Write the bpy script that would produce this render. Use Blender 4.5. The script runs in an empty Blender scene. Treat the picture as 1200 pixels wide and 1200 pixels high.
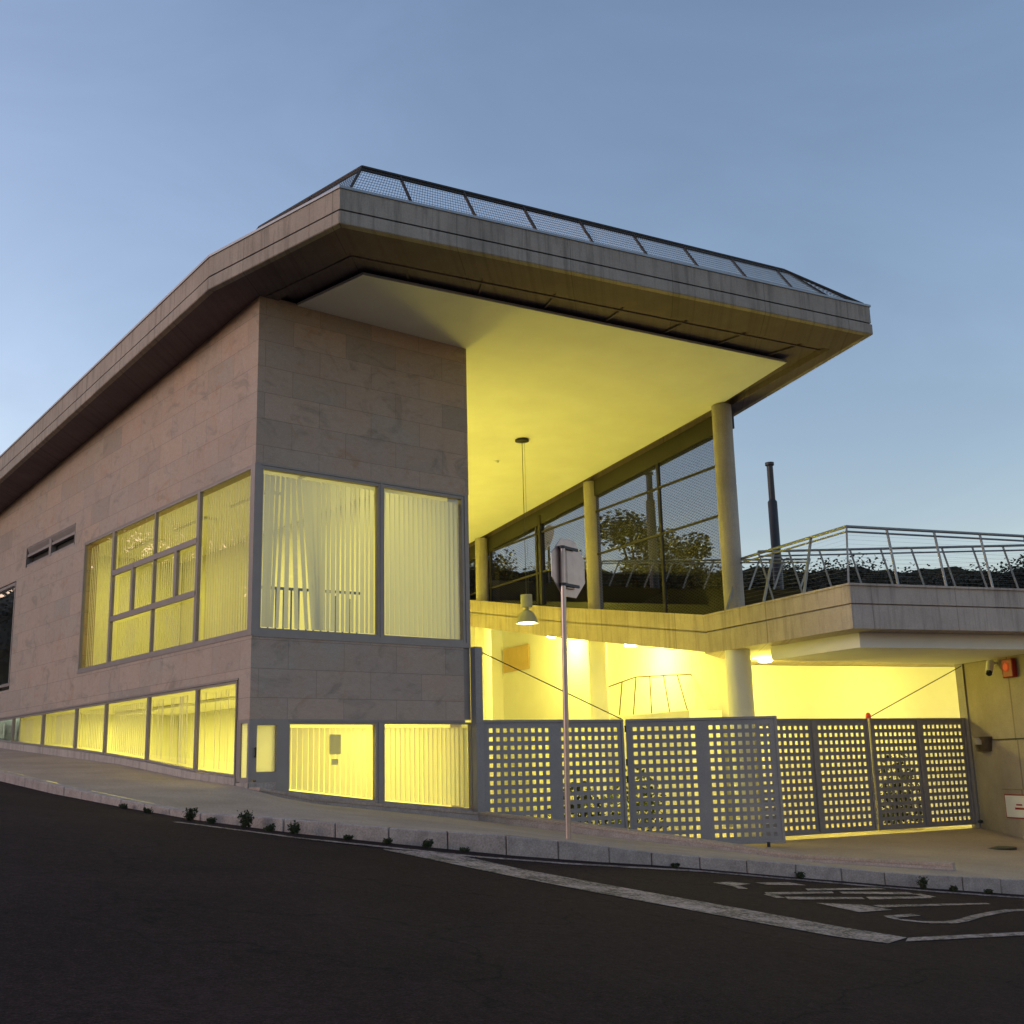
import bpy, bmesh, math, random
from mathutils import Vector, Matrix
random.seed(7)
R = math.radians
S = bpy.context.scene
COL = S.collection

# ------------------------------------------------------------------ camera
cam = bpy.data.cameras.new('camera'); co = bpy.data.objects.new('camera', cam); COL.objects.link(co)
co.location = (-8.017, -16.116, 1.6)
co.rotation_euler = (Matrix.Rotation(R(-39.335), 3, 'Z') @ Matrix.Rotation(R(102.508), 3, 'X') @ Matrix.Rotation(R(-1.468), 3, 'Z')).to_euler()
cam.sensor_width = 36; cam.lens = 40.58; cam.clip_end = 3000; cam.clip_start = 0.05
S.camera = co

# ------------------------------------------------------------------ sky, sun, exposure
SUN_EL, SUN_ROT = 3.0, 325.0
w = bpy.data.worlds.new('World'); S.world = w; w.use_nodes = True
nt = w.node_tree; bg = nt.nodes['Background']
sky = nt.nodes.new('ShaderNodeTexSky'); sky.sky_type = 'NISHITA'; sky.sun_disc = False
sky.sun_elevation = R(SUN_EL); sky.sun_rotation = R(SUN_ROT); sky.altitude = 200
sky.air_density = 1; sky.dust_density = 1; sky.ozone_density = 2.3
tint = nt.nodes.new('ShaderNodeVectorMath'); tint.operation = 'MULTIPLY'; tint.inputs[1].default_value = (1.42, 1.06, .99)
tc_ = nt.nodes.new('ShaderNodeTexCoord'); mp_ = nt.nodes.new('ShaderNodeMapping'); mp_.inputs['Scale'].default_value = (1.2,1.2,3.0)
cn = nt.nodes.new('ShaderNodeTexNoise'); cn.inputs['Scale'].default_value = 2.2; cn.inputs['Detail'].default_value = 5; cn.inputs['Roughness'].default_value = .6; cn.inputs['Distortion'].default_value = .8
cr_ = nt.nodes.new('ShaderNodeMapRange'); cr_.inputs['From Min'].default_value = .35; cr_.inputs['From Max'].default_value = .7; cr_.inputs['To Min'].default_value = .96; cr_.inputs['To Max'].default_value = 1.07
nt.links.new(tc_.outputs['Generated'], mp_.inputs[0]); nt.links.new(mp_.outputs[0], cn.inputs['Vector']); nt.links.new(cn.outputs['Fac'], cr_.inputs['Value'])
cl_ = nt.nodes.new('ShaderNodeVectorMath'); cl_.operation = 'SCALE'; nt.links.new(tint.outputs[0], cl_.inputs[0]); nt.links.new(cr_.outputs[0], cl_.inputs['Scale'])
nt.links.new(sky.outputs[0], tint.inputs[0]); nt.links.new(cl_.outputs[0], bg.inputs[0])
bg.inputs[1].default_value = .15
sl = bpy.data.lights.new('sun', 'SUN'); sl.energy = .27; sl.angle = R(20); sl.color = (1, .80, .70)
so = bpy.data.objects.new('sun', sl); COL.objects.link(so)
sd = Vector((math.sin(R(SUN_ROT-40))*math.cos(R(11)), math.cos(R(SUN_ROT-40))*math.cos(R(11)), math.sin(R(11))))
so.rotation_euler = sd.to_track_quat('Z', 'Y').to_euler()
S.view_settings.view_transform = 'Standard'; S.view_settings.look = 'None'; S.view_settings.gamma = 1
S.view_settings.exposure = 1.84
S.render.engine = 'CYCLES'
S.cycles.max_bounces = 8; S.cycles.transparent_max_bounces = 24; S.cycles.sample_clamp_indirect = 6
YEL = (1, .87, .11)

# ------------------------------------------------------------------ helpers
def V(*a): return Vector(a)
class MB:
    def __init__(s): s.v = []; s.f = []
    def add(s, vs, fs):
        n = len(s.v); s.v += [tuple(p) for p in vs]; s.f += [tuple(n+i for i in f) for f in fs]; return s
    def box(s, x0, x1, y0, y1, z0, z1):
        vs = [(x, y, z) for z in (z0, z1) for y in (y0, y1) for x in (x0, x1)]
        return s.add(vs, [(0,2,3,1),(4,5,7,6),(0,1,5,4),(1,3,7,5),(3,2,6,7),(2,0,4,6)])
    def prism(s, poly, vec):            # poly: list of 3D points, extruded by vec
        vec = Vector(vec); n = len(poly); a = [Vector(p) for p in poly]; b = [p+vec for p in a]
        return s.add(a+b, [tuple(range(n))[::-1], tuple(range(n, 2*n))]+[(i, (i+1) % n, n+(i+1) % n, n+i) for i in range(n)])
    def loft(s, bot, top):
        n = len(bot)
        return s.add(list(bot)+list(top), [tuple(range(n))[::-1], tuple(range(n, 2*n))]+[(i, (i+1) % n, n+(i+1) % n, n+i) for i in range(n)])
    def bar(s, p0, p1, w, h, up=(0,0,1)):
        p0 = Vector(p0); p1 = Vector(p1); d = (p1-p0).normalized(); up = Vector(up)
        if abs(d.dot(up)) > .98: up = Vector((1,0,0)) if abs(d.x) < .9 else Vector((0,1,0))
        a = d.cross(up).normalized()*w/2; b = a.cross(d).normalized()*h/2
        vs = [p+i*a+j*b for p in (p0, p1) for i, j in ((-1,-1),(1,-1),(1,1),(-1,1))]
        return s.add(vs, [(0,1,2,3),(7,6,5,4),(0,4,5,1),(1,5,6,2),(2,6,7,3),(3,7,4,0)])
    def tube(s, p0, p1, r0, r1=None, n=16, cap=True):
        r1 = r0 if r1 is None else r1; p0 = Vector(p0); p1 = Vector(p1); d = (p1-p0).normalized()
        u = d.cross(Vector((0,0,1)) if abs(d.z) < .9 else Vector((1,0,0))).normalized(); v = d.cross(u)
        ring = lambda p, r: [p+(u*math.cos(2*math.pi*k/n)+v*math.sin(2*math.pi*k/n))*r for k in range(n)]
        fs = [(k, (k+1) % n, n+(k+1) % n, n+k) for k in range(n)]
        if cap: fs += [tuple(range(n))[::-1], tuple(range(n, 2*n))]
        return s.add(ring(p0, r0)+ring(p1, r1), fs)
    def lathe(s, c, prof, n=28):        # prof: (r, z) list about vertical axis through c
        c = Vector(c); vs = []; fs = []
        for r, z in prof: vs += [c+V(r*math.cos(2*math.pi*k/n), r*math.sin(2*math.pi*k/n), z) for k in range(n)]
        for j in range(len(prof)-1): fs += [(j*n+k, j*n+(k+1) % n, (j+1)*n+(k+1) % n, (j+1)*n+k) for k in range(n)]
        return s.add(vs, fs)
    def quad(s, a, b, c, d): return s.add([a,b,c,d], [(0,1,2,3)])
    def build(s, name, mat, parent=None, smooth=False, bevel=0):
        me = bpy.data.meshes.new(name); me.from_pydata([tuple(p) for p in s.v], [], s.f); me.validate()
        bm = bmesh.new(); bm.from_mesh(me); bmesh.ops.recalc_face_normals(bm, faces=bm.faces); bm.to_mesh(me); bm.free()
        me.materials.append(mat)
        o = bpy.data.objects.new(name, me); COL.objects.link(o)
        if smooth:
            for p in me.polygons: p.use_smooth = True
            try: me.set_sharp_from_angle(angle=R(40))
            except Exception: pass
        if bevel:
            m = o.modifiers.new('bevel', 'BEVEL'); m.width = bevel; m.segments = 1; m.limit_method = 'ANGLE'; m.angle_limit = R(40)
        if parent is not None:
            o.parent = parent; par = parent; off = Vector((0,0,0))
            while par is not None: off += par.location; par = par.parent
            me.transform(Matrix.Translation(-off))
        return o
def tag(o, label=None, cat=None, group=None, kind=None):
    for k, v in (('label', label), ('category', cat), ('group', group), ('kind', kind)):
        if v: o[k] = v
    return o
def thing(name, loc, label, cat, group=None):
    o = bpy.data.objects.new(name, None); COL.objects.link(o); o.location = loc; o.empty_display_size = .3
    return tag(o, label, cat, group)
def struct(o): o['kind'] = 'structure'; return o
def lerp(a, b, t): return a+(b-a)*t

# ------------------------------------------------------------------ materials
def mat(name, color=(.5,.5,.5), rough=.6, metal=0, spec=.5):
    m = bpy.data.materials.new(name); m.use_nodes = True; p = m.node_tree.nodes['Principled BSDF']
    p.inputs['Base Color'].default_value = (*color, 1); p.inputs['Roughness'].default_value = rough
    p.inputs['Metallic'].default_value = metal; p.inputs['Specular IOR Level'].default_value = spec
    return m
class NT:
    def __init__(s, m): s.t = m.node_tree; s.p = s.t.nodes['Principled BSDF']; s.tc = s.n('ShaderNodeTexCoord')
    def n(s, k, **kw):
        o = s.t.nodes.new(k)
        for a, b in kw.items(): setattr(o, a, b)
        return o
    def l(s, a, b): s.t.links.new(a, b)
    def map(s, scale=(1,1,1), src=None, loc=(0,0,0), rot=(0,0,0)):
        o = s.n('ShaderNodeMapping'); o.inputs['Scale'].default_value = scale; o.inputs['Location'].default_value = loc; o.inputs['Rotation'].default_value = rot
        g = s.n('ShaderNodeNewGeometry') if src is None else None
        s.l(g.outputs['Position'] if g else src, o.inputs[0]); return o.outputs[0]
    def noise(s, vec, scale, detail=4, rough=.55, dist=0):
        o = s.n('ShaderNodeTexNoise'); o.inputs['Scale'].default_value = scale; o.inputs['Detail'].default_value = detail
        o.inputs['Roughness'].default_value = rough; o.inputs['Distortion'].default_value = dist; s.l(vec, o.inputs['Vector']); return o.outputs['Fac']
    def ramp(s, fac, stops):
        o = s.n('ShaderNodeValToRGB'); e = o.color_ramp.elements
        while len(e) < len(stops): e.new(.5)
        for k, (p, c) in enumerate(stops): e[k].position = p; e[k].color = (*c, 1) if len(c) == 3 else c
        s.l(fac, o.inputs[0]); return o.outputs[0]
    def mix(s, fac, a, b, mode='MIX'):
        o = s.n('ShaderNodeMix', data_type='RGBA', blend_type=mode)
        for q, i in ((fac, 0), (a, 6), (b, 7)):
            if hasattr(q, 'links') or hasattr(q, 'is_linked'): s.l(q, o.inputs[i])
            elif i == 0: o.inputs[0].default_value = q
            else: o.inputs[i].default_value = (*q, 1)
        return o.outputs[2]
    def math(s, op, a, b=0.0):
        o = s.n('ShaderNodeMath', operation=op)
        for i, q in enumerate((a, b)):
            if hasattr(q, 'is_linked'): s.l(q, o.inputs[i])
            else: o.inputs[i].default_value = q
        return o.outputs[0]
    def bump(s, h, st=.3, d=.01):
        o = s.n('ShaderNodeBump'); o.inputs['Strength'].default_value = st; o.inputs['Distance'].default_value = d
        s.l(h, o.inputs['Height']); s.l(o.outputs[0], s.p.inputs['Normal'])
    def base(s, c): s.l(c, s.p.inputs['Base Color'])
    def uvw(s):   # (x+y, z, 0): a running coordinate on vertical walls
        g = s.n('ShaderNodeNewGeometry'); sp = s.n('ShaderNodeSeparateXYZ'); s.l(g.outputs['Position'], sp.inputs[0])
        a = s.math('SUBTRACT', sp.outputs[0], sp.outputs[1]); c = s.n('ShaderNodeCombineXYZ'); s.l(a, c.inputs[0]); s.l(sp.outputs[2], c.inputs[1]); return c.outputs[0]

def stone_mat():
    m = mat('pink_granite_cladding', rough=.75, spec=.3); t = NT(m); uv = t.uvw()
    b = t.n('ShaderNodeTexBrick'); b.offset = .5; b.inputs['Scale'].default_value = 1; b.inputs['Brick Width'].default_value = 1.0
    b.inputs['Row Height'].default_value = .44; b.inputs['Mortar Size'].default_value = .004; b.inputs['Mortar Smooth'].default_value = .3; b.inputs['Bias'].default_value = 0
    b.inputs['Color1'].default_value = (0,0,0,1); b.inputs['Color2'].default_value = (1,1,1,1); b.inputs['Mortar'].default_value = (.5,.5,.5,1)
    mp = t.n('ShaderNodeMapping'); mp.inputs['Location'].default_value = (.37, -.10, 0); t.l(uv, mp.inputs[0]); t.l(mp.outputs[0], b.inputs['Vector'])
    tile = t.ramp(b.outputs['Color'], [(0,(.45,.37,.325)),(.3,(.49,.395,.345)),(.55,(.51,.405,.345)),(.75,(.55,.42,.35)),(.88,(.47,.40,.35)),(1,(.385,.335,.30))])
    n1 = t.noise(t.map((1,1,1)), 1.6, 6, .6, .8); n2 = t.noise(t.map((1,1,1)), 60, 3, .7)
    c = t.mix(t.ramp(n1, [(.35,(0,0,0)),(.7,(1,1,1))]), tile, (.50,.34,.25)); c = t.mix(.45, tile, c)
    vein = t.noise(t.map((1.0,1.0,1.5), rot=(.3,.5,0)), 1.5, 8, .68, 1.2)
    c = t.mix(t.ramp(vein, [(.54,(0,0,0)),(.66,(.5,.5,.5))]), c, (.24,.22,.195))
    n3 = t.noise(t.map((1,1,2)), 9, 5, .75, 1.0); c = t.mix(1, c, t.ramp(n3, [(.3,(.86,.84,.82)),(.65,(1,1,1))]), 'MULTIPLY')
    rust = t.noise(t.map((1,1,1.5), loc=(3,7,1)), 1.3, 6, .7, 1.5); c = t.mix(t.ramp(rust, [(.58,(0,0,0)),(.75,(.6,.6,.6))]), c, (.42,.22,.10))
    c = t.mix(1, c, t.ramp(n2, [(.3,(.74,.74,.74)),(.7,(1,1,1))]), 'MULTIPLY')
    c = t.mix(t.math('MULTIPLY', b.outputs['Fac'], .7), c, (.16,.13,.115)); t.base(c)
    t.bump(t.math('ADD', t.math('MULTIPLY', b.outputs['Fac'], -1.5), t.math('MULTIPLY', n2, .4)), .5, .006)
    return m
def concrete_mat(name, col, streak=.5, scale=1, joint=True):
    m = mat(name, rough=.85, spec=.25); t = NT(m)
    uv = t.uvw(); mp = t.n('ShaderNodeMapping'); mp.inputs['Scale'].default_value = (5, .35, 1); t.l(uv, mp.inputs[0])
    st = t.noise(mp.outputs[0], 1.6, 6, .7); big = t.noise(t.map(), .9, 6, .65); fine = t.noise(t.map(), 45, 3, .7)
    dark = tuple(c*.38 for c in col); light = tuple(min(1, c*1.15) for c in col)
    c = t.mix(t.ramp(big, [(.3,(0,0,0)),(.7,(1,1,1))]), tuple(x*.82 for x in col), light)
    c = t.mix(t.math('MULTIPLY', t.ramp(st, [(.48,(0,0,0)),(.72,(1,1,1))]), streak), c, dark)
    c = t.mix(1, c, t.ramp(fine, [(.25,(.75,.75,.75)),(.7,(1,1,1))]), 'MULTIPLY')
    if joint:
        sp = t.n('ShaderNodeSeparateXYZ'); t.l(uv, sp.inputs[0])
        fr = t.math('FRACT', t.math('MULTIPLY', sp.outputs[0], .42)); j = t.math('LESS_THAN', fr, .008)
        c = t.mix(t.math('MULTIPLY', j, .6), c, tuple(x*.3 for x in col))
    t.base(c); t.bump(t.math('ADD', fine, t.math('MULTIPLY', st, .6)), .35, .006); return m
def noisy(name, c1, c2, scale, rough=.7, bump=.2, metal=0, fine=None, spec=.4):
    m = mat(name, c1, rough, metal, spec); t = NT(m); n = t.noise(t.map(), scale, 5, .6)
    c = t.mix(t.ramp(n, [(.3,(0,0,0)),(.7,(1,1,1))]), c1, c2)
    if fine:
        f = t.noise(t.map(), fine, 2, .7); c = t.mix(1, c, t.ramp(f, [(.3,(.6,.6,.6)),(.7,(1,1,1))]), 'MULTIPLY'); t.bump(f, bump, .004)
    else: t.bump(n, bump, .004)
    t.base(c); return m
def asphalt_mat():
    m = mat('worn_asphalt', rough=.95, spec=.10); t = NT(m)
    f = t.noise(t.map(), 70, 3, .8); v = t.n('ShaderNodeTexVoronoi'); v.inputs['Scale'].default_value = 55; t.l(t.map(), v.inputs['Vector'])
    b = t.noise(t.map(), .35, 6, .65, .6)
    c = t.mix(t.ramp(b, [(.38,(0,0,0)),(.62,(1,1,1))]), (.018,.0092,.0095), (.032,.0175,.0175))
    c = t.mix(t.ramp(f, [(.45,(0,0,0)),(.8,(1,1,1))]), c, (.075,.045,.044))
    c = t.mix(t.ramp(v.outputs['Distance'], [(.03,(1,1,1)),(.10,(0,0,0))]), c, (.13,.09,.085))
    md = t.noise(t.map(), 14, 4, .8); c = t.mix(1, c, t.ramp(md, [(.3,(.55,.55,.55)),(.7,(1.25,1.25,1.25))]), 'MULTIPLY')
    g = t.n('ShaderNodeNewGeometry'); cr = t.n('ShaderNodeTexVoronoi', feature='DISTANCE_TO_EDGE'); cr.inputs['Scale'].default_value = .33
    wn = t.n('ShaderNodeTexNoise'); wn.inputs['Scale'].default_value = 1.3; wn.inputs['Detail'].default_value = 6; t.l(g.outputs['Position'], wn.inputs['Vector'])
    mx = t.n('ShaderNodeMix', data_type='RGBA', blend_type='LINEAR_LIGHT'); mx.inputs[0].default_value = .5; t.l(g.outputs['Position'], mx.inputs[6]); t.l(wn.outputs['Color'], mx.inputs[7]); t.l(mx.outputs[2], cr.inputs['Vector'])
    c = t.mix(t.ramp(cr.outputs['Distance'], [(.0,(.7,.7,.7)),(.006,(0,0,0))]), c, (.006,.006,.006))
    t.base(c); t.bump(t.math('ADD', f, v.outputs['Distance']), .6, .008); return m
def paint_mat():
    m = mat('worn_road_paint', rough=.8, spec=.3); t = NT(m); f = t.noise(t.map(), 26, 5, .75); b = t.noise(t.map((1,1,1)), 3.2, 5, .7)
    k = t.ramp(t.math('ADD', t.math('MULTIPLY', f, .6), t.math('MULTIPLY', b, .4)), [(.43,(0,0,0)),(.57,(1,1,1))])
    t.base(t.mix(k, (.05,.036,.032), (.46,.34,.30))); t.bump(f, .4, .004); return m
def glass_mat(name, tintc=(.93,.95,.93), refl=1.0, pattern=False):
    m = bpy.data.materials.new(name); m.use_nodes = True; T = m.node_tree; T.nodes.remove(T.nodes['Principled BSDF']); out = T.nodes['Material Output']
    tr = T.nodes.new('ShaderNodeBsdfTransparent'); tr.inputs[0].default_value = (*tintc, 1)
    gl = T.nodes.new('ShaderNodeBsdfGlossy'); gl.inputs['Roughness'].default_value = .01; gl.inputs[0].default_value = (.95,.97,1,1)
    lw_n = T.nodes.new('ShaderNodeLayerWeight'); lw_n.inputs[0].default_value = .5
    pw = T.nodes.new('ShaderNodeMath'); pw.operation = 'POWER'; pw.inputs[1].default_value = 5; T.links.new(lw_n.outputs['Facing'], pw.inputs[0])
    fr = T.nodes.new('ShaderNodeMath'); fr.operation = 'MULTIPLY_ADD'; fr.inputs[1].default_value = .95; fr.inputs[2].default_value = .05; T.links.new(pw.outputs[0], fr.inputs[0])
    mu = T.nodes.new('ShaderNodeMath'); mu.operation = 'MULTIPLY'; mu.use_clamp = True; mu.inputs[1].default_value = refl; T.links.new(fr.outputs[0], mu.inputs[0])
    mx = T.nodes.new('ShaderNodeMixShader'); T.links.new(mu.outputs[0], mx.inputs[0]); T.links.new(tr.outputs[0], mx.inputs[1]); T.links.new(gl.outputs[0], mx.inputs[2])
    last = mx.outputs[0]
    if pattern:
        g = T.nodes.new('ShaderNodeNewGeometry'); mp = T.nodes.new('ShaderNodeMapping'); mp.inputs['Scale'].default_value = (1,1,1); T.links.new(g.outputs['Position'], mp.inputs[0])
        sp = T.nodes.new('ShaderNodeSeparateXYZ'); T.links.new(mp.outputs[0], sp.inputs[0])
        def per(sock, k):
            a = T.nodes.new('ShaderNodeMath'); a.operation = 'MULTIPLY'; a.inputs[1].default_value = k; T.links.new(sock, a.inputs[0])
            b = T.nodes.new('ShaderNodeMath'); b.operation = 'SINE'; T.links.new(a.outputs[0], b.inputs[0]); return b.outputs[0]
        q = T.nodes.new('ShaderNodeMath'); q.operation = 'MULTIPLY'; T.links.new(per(sp.outputs[2], 6.283/.07), q.inputs[0]); T.links.new(per(sp.outputs[1], 6.283/.14), q.inputs[1])
        h = T.nodes.new('ShaderNodeMath'); h.operation = 'GREATER_THAN'; h.inputs[1].default_value = .15; T.links.new(q.outputs[0], h.inputs[0])
        mm = T.nodes.new('ShaderNodeMath'); mm.operation = 'MULTIPLY'; mm.inputs[1].default_value = .55; T.links.new(h.outputs[0], mm.inputs[0])
        df = T.nodes.new('ShaderNodeBsdfDiffuse'); df.inputs[0].default_value = (.03,.03,.03,1)
        m2 = T.nodes.new('ShaderNodeMixShader'); T.links.new(mm.outputs[0], m2.inputs[0]); T.links.new(last, m2.inputs[1]); T.links.new(df.outputs[0], m2.inputs[2]); last = m2.outputs[0]
    T.links.new(last, out.inputs[0]); return m
def translucent_mat(name, c=(.8,.78,.7), tfac=.6, vary=True):
    m = bpy.data.materials.new(name); m.use_nodes = True; T = m.node_tree; T.nodes.remove(T.nodes['Principled BSDF']); out = T.nodes['Material Output']
    d = T.nodes.new('ShaderNodeBsdfDiffuse'); t = T.nodes.new('ShaderNodeBsdfTranslucent'); mx = T.nodes.new('ShaderNodeMixShader'); mx.inputs[0].default_value = tfac
    d.inputs[0].default_value = (*c, 1); t.inputs[0].default_value = (*c, 1)
    if vary:
        no = T.nodes.new('ShaderNodeTexNoise'); no.inputs['Scale'].default_value = 300; g = T.nodes.new('ShaderNodeNewGeometry'); T.links.new(g.outputs['Position'], no.inputs['Vector'])
        r = T.nodes.new('ShaderNodeValToRGB'); r.color_ramp.elements[0].color = (*[x*.8 for x in c], 1); r.color_ramp.elements[1].color = (*c, 1); T.links.new(no.outputs['Fac'], r.inputs[0])
        T.links.new(r.outputs[0], t.inputs[0]); T.links.new(r.outputs[0], d.inputs[0])
    T.links.new(d.outputs[0], mx.inputs[1]); T.links.new(t.outputs[0], mx.inputs[2]); T.links.new(mx.outputs[0], out.inputs[0]); return m
def emit_mat(name, c, s):
    m = mat(name, c); p = m.node_tree.nodes['Principled BSDF']; p.inputs['Emission Color'].default_value = (*c, 1); p.inputs['Emission Strength'].default_value = s; return m

M = dict(
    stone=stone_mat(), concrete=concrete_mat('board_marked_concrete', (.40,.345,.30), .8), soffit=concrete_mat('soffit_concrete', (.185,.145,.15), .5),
    ledge=concrete_mat('terrace_concrete', (.49,.415,.37), .65), wallc=concrete_mat('yard_wall_concrete', (.38,.33,.27), .15),
    column=concrete_mat('column_concrete', (.42,.38,.33), .25, joint=False), plaster=noisy('white_plaster', (.78,.77,.74), (.72,.71,.68), 1.2, .9, .05),
    frame=noisy('grey_window_steel', (.29,.25,.235), (.25,.215,.205), 3, .5, .05, .1), gate=noisy('grey_gate_paint', (.38,.345,.345), (.32,.295,.30), 2.2, .55, .08, 0, 120),
    steel=noisy('galvanised_steel', (.27,.265,.26), (.20,.20,.20), 5, .45, .1, .5), dark=noisy('dark_metal', (.03,.03,.035), (.02,.02,.022), 4, .5),
    alu=noisy('brushed_aluminium', (.46,.36,.325), (.36,.28,.26), 6, .35, .08, .75), glass=glass_mat('window_glass', (.95,.95,.93), 1.3), tinted=glass_mat('screen_printed_glass', (.46,.46,.49), .7, True),
    blind=translucent_mat('vertical_blind_cloth', (.80,.78,.68), .55), frosted=translucent_mat('frosted_glass', (.85,.85,.8), .7),
    white=noisy('white_paint', (.75,.75,.75), (.7,.7,.7), 3, .6), asphalt=asphalt_mat(), paint=paint_mat(),
    pave=noisy('pavement_concrete', (.54,.415,.34), (.37,.28,.225), .8, .9, .3, 0, 40), yard=noisy('forecourt_concrete', (.52,.40,.33), (.39,.30,.245), .6, .9, .25, 0, 45),
    granite=noisy('granite_kerb', (.54,.44,.40), (.36,.29,.265), 5, .85, .5, 0, 55), wood=noisy('orange_wood', (.58,.42,.20), (.50,.35,.16), 3, .5),
    red=noisy('red_plastic', (.30,.014,.016), (.26,.012,.014), 4, .4), header=noisy('dark_header_paint', (.035,.03,.028), (.026,.022,.02), 2, .6), dshade=noisy('lamp_shade_enamel', (.34,.34,.29), (.28,.28,.24), 4, .4), lightfloor=noisy('pale_floor_tiles', (.62,.55,.45), (.52,.46,.38), 1.5, .7), black=mat('black_rubber', (.01,.01,.01), .6), leaf=noisy('tree_foliage', (.008,.011,.006), (.015,.019,.009), .6, .8, 0),
    bark=noisy('tree_bark', (.07,.055,.04), (.04,.03,.025), 4, .9, .5), weed=noisy('weed_leaf', (.022,.03,.012), (.04,.05,.02), 8, .8, 0), soil=noisy('dry_field', (.05,.055,.03), (.08,.07,.045), .05, 1, .2, 0, 3),
    roofmet=noisy('zinc_flashing', (.30,.31,.33), (.24,.25,.27), 2, .45, .05, .6), brass=noisy('bronze_lamp_body', (.16,.12,.08), (.11,.085,.06), 6, .35, .05, .7),
    grill=translucent_mat('paper', (.50,.50,.48), .6), lampglow=emit_mat('lamp_glow', (1,.93,.62), 9), redlamp=emit_mat('orange_lamp_lens', (.6,.06,.02), .08), flr=noisy('interior_floor', (.3,.26,.2), (.26,.22,.17), 1, .5))

# ================================================================== GROUND
def plane_z(x, y):
    e = .202*x+.979*y+5.4
    return 1.1066-.09845*x+.06727*y+.045*min(0, e)
KT = [(-2.5,45,4.25),(-2.5,25,2.98),(-2.45,10,2.10),(-2.43,3.87,1.75),(-2.57,.75,1.53),(-2.44,-1.55,1.33),(-2.24,-3.14,1.19),(-1.64,-4.53,1.11),(-.98,-5.21,1.01),(-.20,-5.71,.92),(.22,-5.93,.88),
      (1.21,-6.22,.73),(2.16,-6.36,.58),(3.80,-7.05,.38),(5.23,-7.58,.19),(7.07,-8.06,.01),(10,-8.75,-.27),(15,-9.9,-.75),(25,-12.2,-1.75),(45,-17,-3.6)]
OUT = []                                  # outward normals (towards the road)
for i, p in enumerate(KT):
    a = Vector(KT[max(0, i-1)]).xy; b = Vector(KT[min(len(KT)-1, i+1)]).xy; d = (b-a).normalized(); OUT.append(Vector((d.y, -d.x)) if Vector((d.y, -d.x)).dot(Vector((-.5,-.86))) > 0 else Vector((-d.y, d.x)))
# smooth the fan of directions
mb = MB(); rows = []; ts = [0, .15, .4, .8, 1.5, 2.5, 4, 6, 9, 13, 20, 32, 60]
for i, p in enumerate(KT):
    o = OUT[i]; o = (o*.6+Vector((-.25,-.97))*(.4 if i > 5 else .15)).normalized()
    rows.append([(p[0]+o.x*t, p[1]+o.y*t, plane_z(p[0]+o.x*t, p[1]+o.y*t)) for t in ts])
n = len(ts); mb.v = [q for r in rows for q in r]
mb.f = [(i*n+j, (i+1)*n+j, (i+1)*n+j+1, i*n+j+1) for i in range(len(rows)-1) for j in range(n-1)]
struct(mb.build('road', M['asphalt'], smooth=True))
# terrain sheet to the horizon
mb = MB(); N = 40; L = 1500
def gz(x, y): return max(-9, min(-.6, plane_z(x, y)-.9))
xs = [math.copysign(abs(k/20)**2.6*L, k) for k in range(-20, 21)]
mb.v = [(x, y, gz(x, y)) for y in xs for x in xs]; mb.f = [(j*41+i, j*41+i+1, (j+1)*41+i+1, (j+1)*41+i) for j in range(40) for i in range(40)]
struct(mb.build('ground', M['soil'], smooth=True))
# granite kerb: real stones of about 0.62 m with open joints
mb = MB(); mbj = MB()
def kpos(s):     # arc-length point on kerb line
    for i in range(len(KT)-1):
        a = Vector(KT[i]); b = Vector(KT[i+1]); l = (b-a).length
        if s <= l: return a.lerp(b, s/l), OUT[i].lerp(OUT[i+1], s/l).normalized()
        s -= l
    return Vector(KT[-1]), OUT[-1]
tot = sum((Vector(KT[i+1])-Vector(KT[i])).length for i in range(len(KT)-1))
s = 20
while s < tot-20:
    l = .62+random.uniform(-.03, .03); a, oa = kpos(s+.006); b, ob = kpos(s+l-.006); s += l
    dz = random.uniform(-.004, .004); wv = .15; jo = random.uniform(-.006, .006)
    A = [Vector((a.x+oa.x*jo, a.y+oa.y*jo, a.z+dz)), Vector((b.x+ob.x*jo, b.y+ob.y*jo, b.z+dz))]
    B = [A[0]-Vector((oa.x, oa.y, 0))*wv, A[1]-Vector((ob.x, ob.y, 0))*wv]
    top = [A[0], A[1], B[1], B[0]]; bot = [Vector((q.x, q.y, q.z-.35)) for q in top]
    mb.loft(bot, top)
    mbj.loft([Vector((q.x, q.y, q.z-.35)) for q in top], [Vector((q.x, q.y, q.z-.018)) for q in [A[0]-Vector((oa.x,oa.y,0))*.012, A[1]-Vector((ob.x,ob.y,0))*.012, B[1], B[0]]])
k_ = mb.build('kerb', M['granite'], bevel=.010); struct(k_)
# sidewalk between kerb and facade foot / low wall
FOOT = [(-.03,45,4.5),(-.03,25,3.2),(-.03,12.7,2.36),(-.03,6.5,1.99),(-.03,2.85,1.62),(-.03,.6,1.47),(-.12,-.42,1.38),(.4,-.42,1.25),(.87,-.42,1.16),(1.8,-.42,1.04),(3.0,-.42,.89),(4.0,-.42,.76),(4.65,-1.85,.57),(5.44,-3.58,.40),(6.16,-5.19,.18),(7.02,-7.11,.085)]
def resample(P, n):
    P = [Vector(p) for p in P]; L = [0]
    for i in range(len(P)-1): L.append(L[-1]+(P[i+1]-P[i]).length)
    out = []
    for k in range(n+1):
        t = L[-1]*k/n; i = 0
        while i < len(P)-2 and L[i+1] < t: i += 1
        out.append(P[i].lerp(P[i+1], (t-L[i])/(L[i+1]-L[i])))
    return out
def kin(i): return Vector((KT[i][0]-OUT[i].x*.15, KT[i][1]-OUT[i].y*.15, KT[i][2]-.003))
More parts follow.
